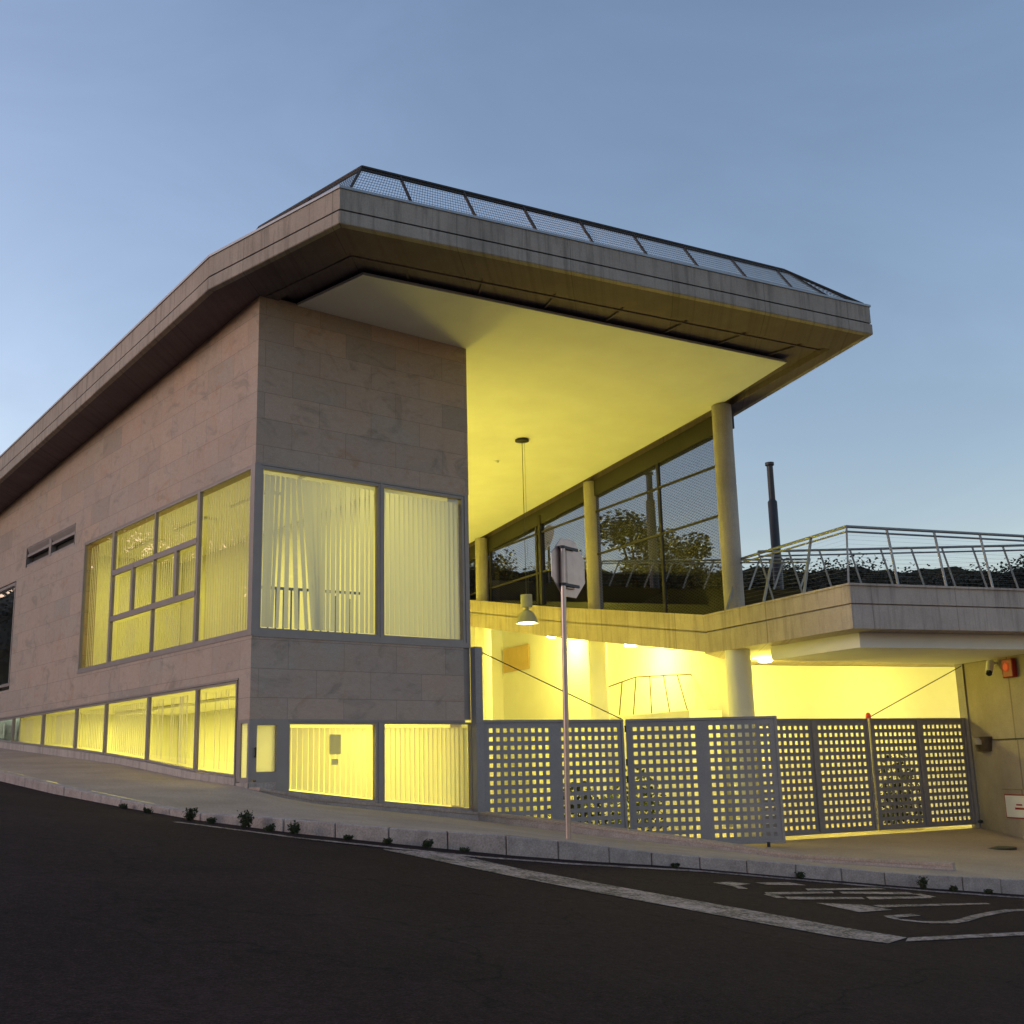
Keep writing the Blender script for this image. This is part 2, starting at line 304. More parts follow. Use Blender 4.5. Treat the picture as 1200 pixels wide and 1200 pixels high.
idx = {0:0, 1:1, 2:2, 3:3.4, 4:4.3, 5:5.2, 6:6, 7:7, 8:8, 9:9, 10:10, 11:11, 12:12.3, 13:13.2, 14:14.1, 15:15}
mb = MB(); G = []
for i in range(16):
    a = kin(i); f = idx[i]; j = int(min(f, 14)); b = Vector(FOOT[j]).lerp(Vector(FOOT[j+1]), f-j)
    G.append([a.lerp(b, t/6) for t in range(7)])
# make sure the foot line itself is followed: add its vertices through dense resampling on the foot side
mb.v = [q for r in G for q in r]; mb.f = [(i*7+j, (i+1)*7+j, (i+1)*7+j+1, i*7+j+1) for i in range(15) for j in range(6)]
struct(mb.build('sidewalk', M['pave'], smooth=True))
# forecourt in front of and behind the gates
def gl(s, z=.1, off=0): return Vector((4.3+.979*s+.202*off, -.05-.202*s+.979*off, z))
A = [Vector(p) for p in [(4.3,-.3,.1),(5.3,-1.9,.1),(6.25,-4.4,.09),(7.08,-7.11,.075)]]+[kin(15), kin(16)+Vector((0,0,.0)), kin(17), kin(18)]
B = [gl(0), gl(1.2), gl(3), gl(5), gl(7), gl(9.5), gl(12.5, .1), Vector((26,-5,.0))]
mb = MB(); G = [[a.lerp(b, t/5) for t in range(6)] for a, b in zip(A, B)]
mb.v = [q for r in G for q in r]; mb.f = [(i*6+j, (i+1)*6+j, (i+1)*6+j+1, i*6+j+1) for i in range(len(G)-1) for j in range(5)]
struct(mb.build('forecourt', M['yard'], smooth=True))
mb = MB(); mb.v = [tuple(gl(0)), tuple(gl(12.5)), (26,-5,.1), (26,18,.1), (4.3,18,.1)]; mb.f = [(0,1,2,3,4)]
struct(mb.build('courtyard_floor', M['lightfloor']))
import mathutils.bvhtree as bvt
def bvh(name):
    me = bpy.data.objects[name].data; return bvt.BVHTree.FromPolygons([v.co for v in me.vertices], [tuple(p.vertices) for p in me.polygons])
BR, BF = bvh('road'), bvh('forecourt')
def hit(b, x, y, d): h = b.ray_cast(Vector((x,y,20)), Vector((0,0,-1)))[0]; return h.z if h else d
# manhole cover
mh = MB().lathe((12.85,-4.45,hit(BF,12.85,-4.45,.06)), [(.0,.012),(.36,.012),(.375,.008),(.40,.009),(.40,-.05)], 32).build('manhole_cover', M['dark'])
tag(mh, 'dark round manhole cover set in the forecourt near the right gate', 'manhole cover')

# road markings (worn paint, 4 mm above the asphalt)
def marking(polys, label):
    mb = MB()
    for P in polys:
        P = [Vector((x, y, plane_z(x, y)+.005)) for x, y in P]; mb.add(P, [tuple(range(len(P)))])
    o = mb.build('road_marking', M['paint']); bm = bmesh.new(); bm.from_mesh(o.data); bmesh.ops.triangulate(bm, faces=bm.faces)
    bmesh.ops.subdivide_edges(bm, edges=bm.edges, cuts=6, use_grid_fill=True)
    for v in bm.verts: v.co.z = hit(BR, v.co.x, v.co.y, plane_z(v.co.x, v.co.y))+.006
    for f in bm.faces:
        if f.normal.z < 0: f.normal_flip()
    bm.to_mesh(o.data); bm.free(); o['kind'] = 'structure'; o['label'] = label; return o
def strip(P, wd):
    out = []
    for i in range(len(P)-1):
        a = Vector(P[i]); b = Vector(P[i+1]); d = (b-a).normalized(); n_ = Vector((-d.y, d.x))*wd/2
        out.append([tuple(a-n_), tuple(b-n_), tuple(b+n_), tuple(a+n_)])
    return out
E_ = []
E_ = [(-2.72,-3.80),(-2.02,-5.15),(-1.22,-5.66),(-.46,-6.14),(.53,-6.45),(1.4,-6.60),(2.3,-6.74),(3.665,-7.32),(5.196,-7.92),(7.2,-8.46),(10.2,-9.1),(15,-10.2)]
marking(strip(E_, .13), 'thin worn edge line running along the kerb')
up = [(-1.37,-5.80),(-.631,-6.03),(-.50,-6.86),(-.185,-7.695),(.10,-8.349),(.46,-9.156),(.70,-9.788),(.98,-10.226)]
lo = [(-1.404,-5.868),(-1.246,-6.393),(-.985,-7.397),(-.70,-8.167),(-.42,-8.829),(-.10,-9.624),(.15,-10.136),(.44,-10.403)]
marking([[lo[i], lo[i+1], up[i+1], up[i]] for i in range(7)], 'broad worn stop line')
marking([[(.75,-10.36),(3.07,-10.26),(5.5,-10.15),(5.5,-10.02),(3.067,-10.135),(.99,-10.23)]], 'thin line leaving the end of the stop line')
marking([[(1.617,-7.547),(1.954,-7.478),(2.177,-7.587),(1.66,-7.747)],[(2.358,-7.494),(3.015,-7.436),(3.093,-7.617),(2.401,-7.624)],[(1.689,-7.705),(1.837,-7.724),(1.737,-7.915),(1.599,-7.906)],[(2.766,-7.846),(4.325,-7.709),(4.334,-7.811),(2.664,-7.958)]], 'worn letter P of the painted word STOP')
marking([[(1.764,-8.102),(3.017,-8.013),(2.907,-8.116),(1.625,-8.248)],[(3.139,-8.012),(4.508,-7.983),(4.43,-8.138),(3.042,-8.133)],[(1.772,-8.35),(3.074,-8.349),(2.969,-8.46),(1.639,-8.503)],[(3.18,-8.327),(4.508,-8.261),(4.399,-8.369),(3.039,-8.472)],[(1.60,-8.22),(1.75,-8.24),(1.70,-8.42),(1.55,-8.42)],[(4.42,-8.1),(4.62,-8.08),(4.60,-8.3),(4.40,-8.3)]], 'worn letter O of the painted word STOP')
marking([[(1.836,-8.677),(2.459,-8.772),(2.585,-9.044),(1.87,-9.146)],[(2.60,-8.795),(5.034,-8.656),(5.016,-8.725),(2.60,-8.915)]], 'worn letter T of the painted word STOP')
sp = [(2.6,-9.29),(2.0,-9.38),(1.97,-9.50),(2.2,-9.64),(2.6,-9.66),(2.96,-9.58),(3.5,-9.40),(4.17,-9.22),(4.75,-9.09),(5.3,-9.07),(5.5,-9.2)]
marking(strip(sp, .10), 'worn letter S of the painted word STOP')

# low granite-faced wall retaining the pavement
mb = MB(); mb2 = MB()
P = [(-.02,-.02,1.46),(-.02,-.40,1.42),(.4,-.40,1.34),(.87,-.40,1.24),(1.8,-.40,1.14),(3.0,-.40,1.01),(3.98,-.40,.90),(4.65,-1.83,.735),(5.44,-3.57,.50),(6.16,-5.17,.27),(7.02,-7.09,.175)]
lw = thing('low_wall', (3.98,-.4,0), 'low sloping granite wall between the pavement and the forecourt, passing under the gate', 'wall')
for k in range(1, len(P)-1):
    a = Vector(P[k]); b = Vector(P[k+1]); d = (b-a).normalized(); nn = Vector((-d.y, d.x, 0)).normalized()*.36
    if k >= 6: nn = Vector((-d.y, d.x, 0)).normalized()*.30
    top = [a, b, b+nn, a+nn]
    if k < 6: top = [a, b, Vector((b.x,-.06,b.z)), Vector((a.x,-.06,a.z))]
    mb.loft([Vector((q.x, q.y, q.z-.9)) for q in top], [Vector((q.x, q.y, q.z-.045)) for q in top])
    o_ = Vector((d.y, -d.x, 0)).normalized()*.012
    top2 = [a+o_, b+o_, top[2]-o_*0, top[3]-o_*0]
    mb2.loft([Vector((q.x, q.y, q.z-.045)) for q in top2], top2)
mb.build('wall_face', M['granite'], lw); mb2.build('coping', M['pave'], lw, bevel=.004)

# ================================================================== MAIN BUILDING
zr = lambda y: 9.2-.07*y
B_ = thing('civic_building', (0,0,1.4), 'stone clad building with a projecting sloped concrete roof and yellow lit windows', 'building')
# --- left facade (plane x=0, .3 thick)
mb = MB()
def lw_(y0, y1, z0, z1, z0b=None, z1b=None):
    z0b = z0 if z0b is None else z0b; z1b = z1 if z1b is None else z1b
    mb.prism([(0,y0,z0),(0,y1,z0b),(0,y1,z1b),(0,y0,z1)], (.3,0,0))
lw_(0, 45, 6.93, zr(0)+.03, None, zr(45)+.03) if zr(45) > 6.93 else (lw_(0, 30, 6.93, zr(0)+.03, None, zr(30)+.03))
lw_(0, 8.3, 6.39, 6.93); lw_(8.3, 11.68, 3.68, 6.45); lw_(11.68, 30, 6.24, 6.93)
lw_(7.70, 8.3, 3.68, 6.39); lw_(11.68, 12.3, 3.68, 6.24); lw_(18.2, 30, 3.68, 6.24)
lw_(0, 30, 3.06, 3.68); lw_(0, .39, 2.42, 3.06)
# --- front facade (plane y=0)
mb.box(.3, 4.19, 0, .3, 6.41, 9.23); mb.box(.3, 4.02, 0, .3, 2.42, 3.66)
mb.build('stone_wall', M['stone'], B_)
# reveal beside the gate post, right wall, back wall, floors and ceilings
mb = MB(); mb.prism([(3.95,.32,0),(3.95,24,0),(3.95,24,zr(24)+.03),(3.95,.32,9.18)], (.24,0,0)); mb.prism([(.3,24,0),(3.95,24,0),(3.95,24,7.5),(.3,24,7.5)], (0,.2,0))
mb.box(.31, 3.94, .31, 24, 3.10, 3.60); mb.box(.31, 3.94, .31, 24, 6.95, 7.1); mb.box(.31, 3.94, .12, 24, -.2, .12)
mb.box(.31, 3.94, 11.9, 12.0, 3.6, 6.95); mb.box(.16, 3.94, 11.80, 11.88, .12, 3.1)
mb.build('inner_wall', M['plaster'], B_)
# plinth below the ribbon windows
RB = [(.0,1.50),(.39,1.56),(1.86,1.66),(3.88,1.86),(5.92,2.03),(7.62,2.16),(9.6,2.29),(12.7,2.50),(16,2.70),(30,3.0)]
FT = [(.0,1.38),(2.85,1.60),(6.5,1.97),(12.7,2.34),(30,3.2)]
def interp(T, y):
    for i in range(len(T)-1):
        if y <= T[i+1][0]: return lerp(T[i][1], T[i+1][1], (y-T[i][0])/(T[i+1][0]-T[i][0]))
    return T[-1][1]
mb = MB(); mb.prism([(-.012,-.006,1.0),(-.012,.39,1.0),(-.012,.39,1.49),(-.012,-.006,1.475)], (.3,0,0))
ys = [.39,1.86,2.85,3.88,5.92,6.5,7.62,9.6,12.7,16]
for a, b in zip(ys, ys[1:]):
    mb.prism([(-.03,a,interp(FT,a)-.4),(-.03,b,interp(FT,b)-.4),(-.03,b,interp(RB,b)),(-.03,a,interp(RB,a))], (.33,0,0))
mb.build('plinth', M['ledge'], B_)

# --- windows
def blinds(mb, o, u, nrm, u0, u1, zb0, zb1, zt, pitch=.092, ang=28, jit=14, back=.13, skew=None):
    u = Vector(u); nrm = Vector(nrm); o = Vector(o); k = int((u1-u0)/pitch); ph = random.random()*6
    for i in range(k):
        c = u0+(i+.5)*(u1-u0)/k; t = (i+.5)/k; zb = lerp(zb0, zb1, t)+.03
        a = R(ang+jit*random.uniform(-1,1)+.4*jit*math.sin(i*.5+ph)); hw = .056
        d = u*math.cos(a)*hw-nrm*math.sin(a)*hw; sk = skew(t) if skew else 0
        p = o+u*c-nrm*back; pt = p+Vector((0,0,zt-.05)); pb = p+u*sk+Vector((0,0,zb))
        mb.quad(pt-d, pt+d, pb+d*.95, pb-d*.95)
def window(o, u, nrm, cells, frame_w=.06, extra=(), rec=.05, blind=True, gm='glass', handle=None, label=None, bang=28, bjit=14, skew=None, depth=.10, mid=None):
    """cells: (u0,u1,zb0,zb1,zt) panes; frame bars run round each cell"""
    u = Vector(u); nrm = Vector(nrm); o = Vector(o); f = MB(); g = MB(); b = MB(); w_ = frame_w/2; up = Vector((0,0,1))
    P = lambda a, z, d=0: o+u*a+up*z-nrm*(rec+d)
    done = set()
    for (u0, u1, zb0, zb1, zt, bl) in cells:
        for (p, q) in (((u0, zt), (u1, zt)), ((u0, zb0), (u1, zb1)), ((u0, zb0), (u0, zt)), ((u1, zb1), (u1, zt))):
            key = (round(p[0],2), round(p[1],2), round(q[0],2), round(q[1],2))
            if key in done: continue
            done.add(key)
            vert = abs(p[0]-q[0]) < 1e-6
            off = .004 if vert else 0
            a_ = P(p[0], p[1]-(w_ if vert else 0), -off); b__ = P(q[0], q[1]+(w_ if vert else 0), -off)
            f.bar(a_, b__, depth, frame_w if not vert else frame_w, up=(u if vert else up)) if not vert else f.bar(a_, b__, frame_w, depth, up=nrm)
        g.quad(P(u0, zb0, .015), P(u1, zb1, .015), P(u1, zt, .015), P(u0, zt, .015))
        if bl: blinds(b, o, u, nrm, u0+w_, u1-w_, zb0+w_, zb1+w_, zt-w_, ang=bang, jit=bjit, skew=skew)
    for (p, q, wd) in extra:
        vert = abs(p[0]-q[0]) < 1e-6
        if vert: f.bar(P(*p, -.012), P(*q, -.012), wd, depth, up=nrm)
        else: f.bar(P(*p, -.008), P(*q, -.008), depth, wd, up=up)
    wi = f.build('window', M['frame'], B_); g.build('pane', M[gm], wi)
    if b.v: b.build('blinds', M['blind'], wi)
    if label: wi['label'] = label
    return wi
X = (1,0,0); Y = (0,1,0); NX = (-1,0,0); NY = (0,-1,0)
# upper corner window, front side
window((0,0,0), X, NY, [(.115,2.30,3.775,3.775,6.345,True)], label='front upper window with parted vertical blinds', bang=24, bjit=9, frame_w=.05, skew=lambda t: .22*math.exp(-((t-.36)/.12)**2)-.10*math.exp(-((t-.2)/.1)**2))
window((0,0,0), X, NY, [(2.37,4.05,3.775,3.775,6.345,True)], label='front upper window with closed vertical blinds', bang=17, bjit=4, frame_w=.05)
mb = MB(); mb.box(.02,4.17,-.012,.10,3.661,3.752); mb.box(.02,4.17,-.012,.10,6.375,6.408); mb.box(2.315,2.355,-.012,.09,3.752,6.375); mb.box(4.085,4.17,-.012,.10,3.752,6.375)
mb.box(4.025,4.172,.02,.10,2.43,3.66); mb.build('window_surround', M['frame'], B_)
mb = MB(); mb.box(-.015,.095,-.016,.11,3.682,6.392); mb.build('corner_post', M['frame'], B_)
# upper corner window, left side: one bank of panes
window((0,0,0), Y, NX, [(.12,2.05,3.755,3.755,6.35,True)], label='tall fixed pane of the left upper window beside the corner', bang=12, bjit=2, frame_w=.045, depth=.06, rec=.025)
window((0,0,0), Y, NX, [(2.10,3.95,5.50,5.50,6.35,True),(3.95,6.0,5.50,5.50,6.35,True),(2.10,3.95,4.60,4.60,5.50,True),(3.95,6.0,4.60,4.60,5.50,True),(2.10,3.95,3.755,3.755,4.60,True),(3.95,6.0,3.755,3.755,4.60,True)],
       extra=[((2.95,4.6),(2.95,5.5),.10),((4.95,4.6),(4.95,5.5),.10),((2.1,5.50),(6.0,5.50),.10),((2.1,4.60),(6.0,4.60),.10)], label='left upper window divided by two rails with small opening lights', bang=13, bjit=2.5, frame_w=.05, depth=.06, rec=.025)
window((0,0,0), Y, NX, [(6.05,7.65,3.755,3.755,6.35,True)], label='narrow fixed pane of the left upper window away from the corner', bang=12, bjit=2, frame_w=.045, depth=.06, rec=.025)
mb = MB(); mb.box(-.012,.10,.11,7.70,3.682,3.735); mb.box(-.010,.10,.11,7.70,6.37,6.388); mb.build('window_surround', M['frame'], B_)
# dark window further along
window((0,0,0), Y, NX, [(12.36,15.2,3.80,3.80,6.18,False),(15.2,18.14,3.80,3.80,6.18,False)], label='unlit dark window at the far left', frame_w=.07)
# ribbon of lower windows on the left side
rib = [.45,1.92,3.95,6.02,7.66,9.72,11.85,13.9,16]
for k, (a, b) in enumerate(zip(rib, rib[1:])):
    window((0,0,0), Y, NX, [(a+.020,b-.020,interp(RB,a)+.025,interp(RB,b)+.025,3.0,True)], frame_w=.036, bang=[28,28,12,12,26,24,20,20][k], bjit=[8,8,2,2,8,5,4,4][k], rec=.03, depth=.055)
mb = MB(); mb.box(-.010,.05,.40,16,3.026,3.058); mb.build('window_surround', M['frame'], B_)
# ventilation slot
mb = MB()
mb.box(.14,.16,8.33,11.65,6.46,6.92); mb.build('slot_back', M['dark'], B_)
mb = MB(); mb.box(-.006,.14,8.32,11.66,6.905,6.928); mb.box(.02,.12,8.32,11.66,6.70,6.76); mb.box(.02,.12,8.32,11.66,6.46,6.52); mb.box(.01,.125,9.9,10.05,6.46,6.90); mb.box(-.006,.14,8.31,8.34,6.46,6.905); mb.box(-.006,.14,11.63,11.66,6.46,6.905)
mb.prism([(.0,8.35,6.88),(.0,11.6,6.88),(.05,11.6,6.78),(.05,8.35,6.78)], (0,0,.02))
mb.build('vent_louvre', M['frame'], B_)
# lower front: narrow glazed door at the corner and two windows
mb = MB(); mb.box(.05,.13,.0,.10,1.52,2.42); mb.box(.13,.46,.0,.10,2.33,2.42); mb.box(.13,.46,.0,.10,1.485,1.64); mb.box(.46,.66,.002,.10,1.30,2.42)
d_ = mb.build('door', M['frame'], B_); d_['label'] = 'narrow grey door with a glowing frosted pane at the corner'
MB().quad((.13,.05,1.64),(.46,.05,1.64),(.46,.05,2.33),(.13,.05,2.33)).build('pane', M['frosted'], d_)
mb = MB(); mb.box(.09,.105,-.04,-.02,1.85,2.0); mb.box(.092,.103,-.03,.0,1.86,1.875); mb.box(.092,.103,-.03,.0,1.975,1.99); mb.build('handle', M['dark'], d_)
mb = MB(); mb.box(-.004,.05,.28,.40,1.5,2.42); mb.box(-.004,.05,-.004,.05,1.5,2.42); mb.box(-.003,.05,.05,.28,2.36,2.42); mb.box(-.003,.05,.05,.28,1.48,1.56)
w_ = mb.build('side_light', M['frame'], B_); MB().quad((.02,.05,1.56),(.02,.28,1.56),(.02,.28,2.36),(.02,.05,2.36)).build('pane', M['frosted'], w_)
window((0,0,0), X, NY, [(.66,2.26,1.33,1.13,2.37,True)], frame_w=.05, bang=18, bjit=4, rec=.06, label='lower front window with paper notices')
window((0,0,0), X, NY, [(2.39,4.18,1.12,.93,2.37,True)], frame_w=.03, bang=16, bjit=3, rec=.06, label='lower front window beside the gate post')
mb = MB(); mb.box(2.28,2.37,-.006,.12,1.02,2.38); mb.box(.66,4.03,-.004,.12,2.385,2.419); mb.build('mullion', M['frame'], B_)
mb = MB(); mb.prism([(0,.004,.9),(.66,.004,.6),(.66,.004,1.36),(.46,.004,1.495),(0,.004,1.495)], (0,.13,0)); mb.prism([(.66,.004,.5),(4.17,.004,.3),(4.17,.004,.935),(.66,.004,1.335)], (0,.13,0)); mb.build('plinth', M['granite'], B_)
# --- roof
A0=(-.08,-2.65); C0=(10.57,-4.42); R1=(11.70,.02); R2=(14.75,16.3); R3=(16.3,26); L3=(-.78,26); B0=(-.78,.22)
OUTL = [A0,C0,R1,R2,R3,L3,B0]
def offs(poly, d):   # outward offset (polygon listed counter-clockwise seen from above)
    out = []; n = len(poly)
    for i in range(n):
        p0 = Vector(poly[i-1]); p = Vector(poly[i]); p1 = Vector(poly[(i+1) % n])
        e0 = (p-p0).normalized(); e1 = (p1-p).normalized(); n0 = Vector((e0.y,-e0.x)); n1 = Vector((e1.y,-e1.x))
        b = (n0+n1).normalized(); out.append(tuple(p+b*(d/max(.3, b.dot(n0)))))
    return out
def slab(mb, poly, z0, z1): mb.loft([(x, y, zr(y)+z0) for x, y in poly], [(x, y, zr(y)+z1) for x, y in poly])
INN = [(.50,-2.02),(10.42,-3.55),(11.12,-.3),(12.85,9),(13.9,15),(.32,15),(.32,.32)]
OI = [A0,C0,R1,(13.3,8.6),(14.75,16.3),(-.78,16.3),B0]
# soffit ring (outer slab) as quads between outline and inner line
mb = MB()
rz = lambda p, z: (p[0], p[1], zr(p[1])+z)
nI = len(INN)
for i in range(nI):
    j = (i+1) % nI
    o0, o1, i0, i1 = OI[i], OI[j], INN[i], INN[j]
    mb.loft([rz(o0,0), rz(o1,0), rz(i1,0), rz(i0,0)], [rz(o0,.14), rz(o1,.14), rz(i1,.14), rz(i0,.14)])
mb.box(.3, 14, 15, 15.01, 8.15, 8.3)
mb.build('soffit', M['soffit'], B_)
mb = MB(); slab(mb, offs(OUTL, -.06), .125, .50); mb.build('roof', M['soffit'], B_)
# fascia bands
def band(poly, z0, z1, th, out=0.0):
    mb = MB(); a = offs(poly, out); b = offs(poly, out-th); n = len(poly)
    for i in range(n):
        j = (i+1) % n
        mb.loft([rz(a[i],z0), rz(a[j],z0), rz(b[j],z0), rz(b[i],z0)], [rz(a[i],z1), rz(a[j],z1), rz(b[j],z1), rz(b[i],z1)])
    return mb
band(OUTL, -.004, .205, .12, .018).build('fascia', M['concrete'], B_, bevel=.012)
band(OUTL, .235, .56, .12, .0).build('parapet', M['concrete'], B_)
band(OUTL, .56, .60, .22, .02).build('coping', M['roofmet'], B_)
# ceiling panel
CE = [(1.04,-1.48),(10.20,-2.68),(10.85,-.25),(12.85,10.6),(13.6,14.9),(.5,14.9),(.69,-.02)]
mb = MB(); slab(mb, CE, -.004, .045); cl = mb.build('ceiling', M['plaster'], B_)
mb = MB()
for k in range(7):
    t_ = (k+.6)/7; p_ = Vector(INN[0]).lerp(Vector(INN[1]), t_); q_ = Vector(CE[0]).lerp(Vector(CE[1]), t_+.0); mb.bar((p_.x+.1,p_.y+.10,zr(p_.y)+.105), (q_.x+.05,q_.y+.05,zr(q_.y)+.105), .025, .05)
mb.bar((.58,-1.90,zr(-1.9)+.0),(10.30,-3.42,zr(-3.42)+.0),.035,.03); mb.bar((.58,-1.90,zr(-1.9)+.0),(.10,-.03,zr(0)+.0),.035,.03)
mb.build('soffit_rib', M['soffit'], B_)
MB().tube((1.2,-1.3,9.4),(1.2,-1.3,9.45),.01).v
# --- columns
COLS = [((10.87,-.37),.215,.262,4.72,3.95),((12.12,5.19),.195,.235,5.50,4.75),((13.02,11.06),.19,.235,6.45,5.7)]
for (c, r0, r1, zs, zb) in COLS:
    mb = MB(); mb.lathe((*c,0), [(r0, zs-.1),(r0, zr(c[1])-.02)], 32); mb.build('column', M['column'], B_, smooth=True); mb = MB(); mb.lathe((*c,0), [(0,.0),(r1,.0),(r1,zb-.10),(r1+.01,zb),(r1-.02,zb+.30),(.08,zb+.42)], 32)
    mb.build('lower_column', M['plaster'], B_, smooth=True)
# --- terrace slab, two bands with a joint
FL = [(10.66,-.3),(10.75,.42),(11.26,3.07),(11.93,6.68),(12.81,11.36),(13.6,15.5)]; FZ = [4.70,4.71,5.14,5.73,6.57,7.3]
TS = [(9.68,-4.03),(24,-9.10),(30,-2),(18,6),(13.9,2.05),(10.75,.42)]
def flat(mb, poly, z0, z1): mb.loft([(x, y, z0) for x, y in poly], [(x, y, z1) for x, y in poly])
mb = MB(); flat(mb, TS, 3.88, 4.31); flat(mb, offs(TS, -.07), 4.30, 4.36)
TI = offs(TS, -.015)
mb2 = MB(); flat(mb2, TI, 4.34, 4.66); mb3 = MB(); flat(mb3, offs(TS, .02), 4.66, 4.70)
for i in range(1, len(FL)-1):
    (x0, y0), (x1, y1) = FL[i], FL[i+1]; z0, z1 = FZ[i], FZ[i+1]; wd = 2.6
    def sec(mb, lo_, hi_, in_): mb.loft([(x0+in_,y0,z0+lo_),(x1+in_,y1,z1+lo_),(x1+wd,y1,z1+lo_),(x0+wd,y0,z0+lo_)], [(x0+in_,y0,z0+hi_),(x1+in_,y1,z1+hi_),(x1+wd,y1,z1+hi_),(x0+wd,y0,z0+hi_)])
    sec(mb, -.80, -.39, 0); sec(mb, -.40, -.34, .07); sec(mb2, -.36, -.04, .015); sec(mb3, -.04, 0, -.02)
mb.build('terrace_edge', M['ledge'], B_); mb2.build('terrace_upstand', M['ledge'], B_); mb3.build('coping', M['ledge'], B_)
mb = MB(); flat(mb, [(10.30,-3.72),(23.4,-8.35),(25,-4.5),(16.2,-2.35),(10.85,-1.25)], 3.60, 3.876); mb.build('ceiling', M['plaster'], B_)
# --- lower court walls behind the gates
mb = MB()
mb.prism([(13.75,2.0,.1),(22,-.75,.1),(22,-.75,3.87),(13.75,2.0,3.87)], (.08,.25,0))
mb.prism([(13.75,2.0,.1),(16.1,14,.1),(16.1,14,6.6),(13.75,2.0,4.1)], (.25,-.05,0))
mb.box(4.2,16.2,14,14.25,.1,7.0)
mb.build('inner_wall', M['plaster'], B_)
sx = lambda y: 13.75+.1958*(y-2)
mb = MB(); mb.prism([(sx(12.15)-.02,12.15,4.68),(sx(13.85)-.02,13.85,4.68),(sx(13.85)-.02,13.85,5.46),(sx(12.15)-.02,12.15,5.46)], (-.05,0,0)); mb.build('timber_panel', M['wood'], B_)
mb = MB(); mb.loft([(12.55,2.6,.1),(13.7,2.6,.1),(15.3,10,.1),(13.8,10,.1)], [(12.55,2.6,2.83),(13.7,2.6,2.83),(15.3,10,2.83),(13.8,10,2.83)]); mb.build('landing', M['plaster'], B_)
# --- glazing of the upper gallery: plane just behind the columns
def GP(t, z, off=.24):  # t = metres along column line from column beside the front
    d = Vector((1.96,10.7)).normalized(); n_ = Vector((d.y,-d.x)); p = Vector((10.87,-.37))+d*t+n_*off; return Vector((p.x, p.y, z))
fz = lambda t: interp(list(zip([f[1]+.3 for f in FL], FZ)), t)
gz_ = lambda t: GP(t,0).y
TT = [.18,2.75,5.6,8.6,11.4,15.3]
g = MB(); f = MB(); hd = MB()
for a, b in zip(TT, TT[1:]):
    g.quad(GP(a, fz(a)-.1), GP(b, fz(b)-.1), GP(b, zr(gz_(b))-.02), GP(a, zr(gz_(a))-.02))
for a in TT: f.bar(GP(a, fz(a)-.1), GP(a, zr(gz_(a))-.05), .07, .07, up=(1,0,0))
for zz in (8.0, 6.88): f.bar(GP(.1, zz+.02), GP(15.3, zz-.02), .05, .05)
f.bar(GP(8.35, fz(8.35)), GP(8.35, 8.5), .16, .10, up=(0,1,0))
hd.loft([GP(.1, zr(0)-.42,.20), GP(15.3, zr(14.6)-.42,.20), GP(15.3, zr(14.6)-.42,.42), GP(.1, zr(0)-.42,.42)], [GP(.1, zr(0)-.005,.20), GP(15.3, zr(14.6)-.005,.20), GP(15.3, zr(14.6)-.005,.42), GP(.1, zr(0)-.005,.42)])
gw = f.build('gallery_glazing', M['header'], B_); g.build('pane', M['tinted'], gw); hd.build('header_beam', M['header'], gw)
mb = MB()
for a, b in zip(TT, TT[1:]): mb.loft([GP(a,fz(a)-.3,2.25), GP(b,fz(b)-.3,2.25), GP(b,fz(b)-.3,2.40), GP(a,fz(a)-.3,2.40)], [GP(a,fz(a)+.62,2.25), GP(b,fz(b)+.62,2.25), GP(b,fz(b)+.62,2.40), GP(a,fz(a)+.62,2.40)])
mb.build('gallery_parapet', M['header'], B_)
# fine grooves in ceiling (thin wires stretched below it) are separate things further down

# ================================================================== SIDE WALL at the right with its fittings
g0 = Vector((15.98,-2.32)); gd = Vector((-.477,-.902)).normalized(); gn = Vector((-gd.y, gd.x)); gn = gn if gn.dot(Vector((-1,.3))) > 0 else -gn   # gn faces the camera side
def SW(t, z, off=0): p = g0+gd*t+gn*off; return Vector((p.x, p.y, z))
sw = MB().loft([SW(0,-.6), SW(7,-.6), SW(7,-.6,-.3), SW(0,-.6,-.3)], [SW(0,3.60), SW(7,3.60), SW(7,3.60,-.3), SW(0,3.60,-.3)]).build('yard_wall', M['wallc'])
tag(sw, 'fair faced concrete wall closing the forecourt on the right side', 'wall')
def swbox(mb, t0, t1, z0, z1, o0, o1): return mb.loft([SW(t0,z0,o0),SW(t1,z0,o0),SW(t1,z0,o1),SW(t0,z0,o1)], [SW(t0,z1,o0),SW(t1,z1,o0),SW(t1,z1,o1),SW(t0,z1,o1)])
# flush access panel
pn = swbox(MB(), 1.18, 3.2, .92, 1.90, .002, .03).build('wall_panel', M['wallc'], bevel=.006); tag(pn, 'large plain concrete coloured access panel on the right wall below the lamp', 'panel')
# bulkhead lamp
bl = thing('wall_lamp', SW(.75,1.85), 'half round bronze wall lamp above the right wall panel, unlit', 'wall lamp')
mb = MB(); c = SW(.75,1.87,.0); prof = []
ang = [math.pi*k/12 for k in range(13)]
P0 = [c+Vector((gd.x,gd.y,0))*(-.27*math.cos(a))+Vector((gn.x,gn.y,0))*(.24*math.sin(a)) for a in ang]
mb.loft([p+Vector((0,0,-.17))*1+((c-p)*.25) for p in P0], [p+Vector((0,0,.13)) for p in P0]); mb.build('lamp_body', M['brass'], bl, smooth=True)
mb = MB(); P1 = [c+Vector((gd.x,gd.y,0))*(-.20*math.cos(a))+Vector((gn.x,gn.y,0))*(.262*math.sin(a)) for a in ang[3:10]]
mb.loft([p+Vector((0,0,-.03)) for p in P1]+[c+Vector((0,0,-.03))], [p+Vector((0,0,.12)) for p in P1]+[c+Vector((0,0,.12))]); mb.build('lens', M['column'], bl, smooth=True)
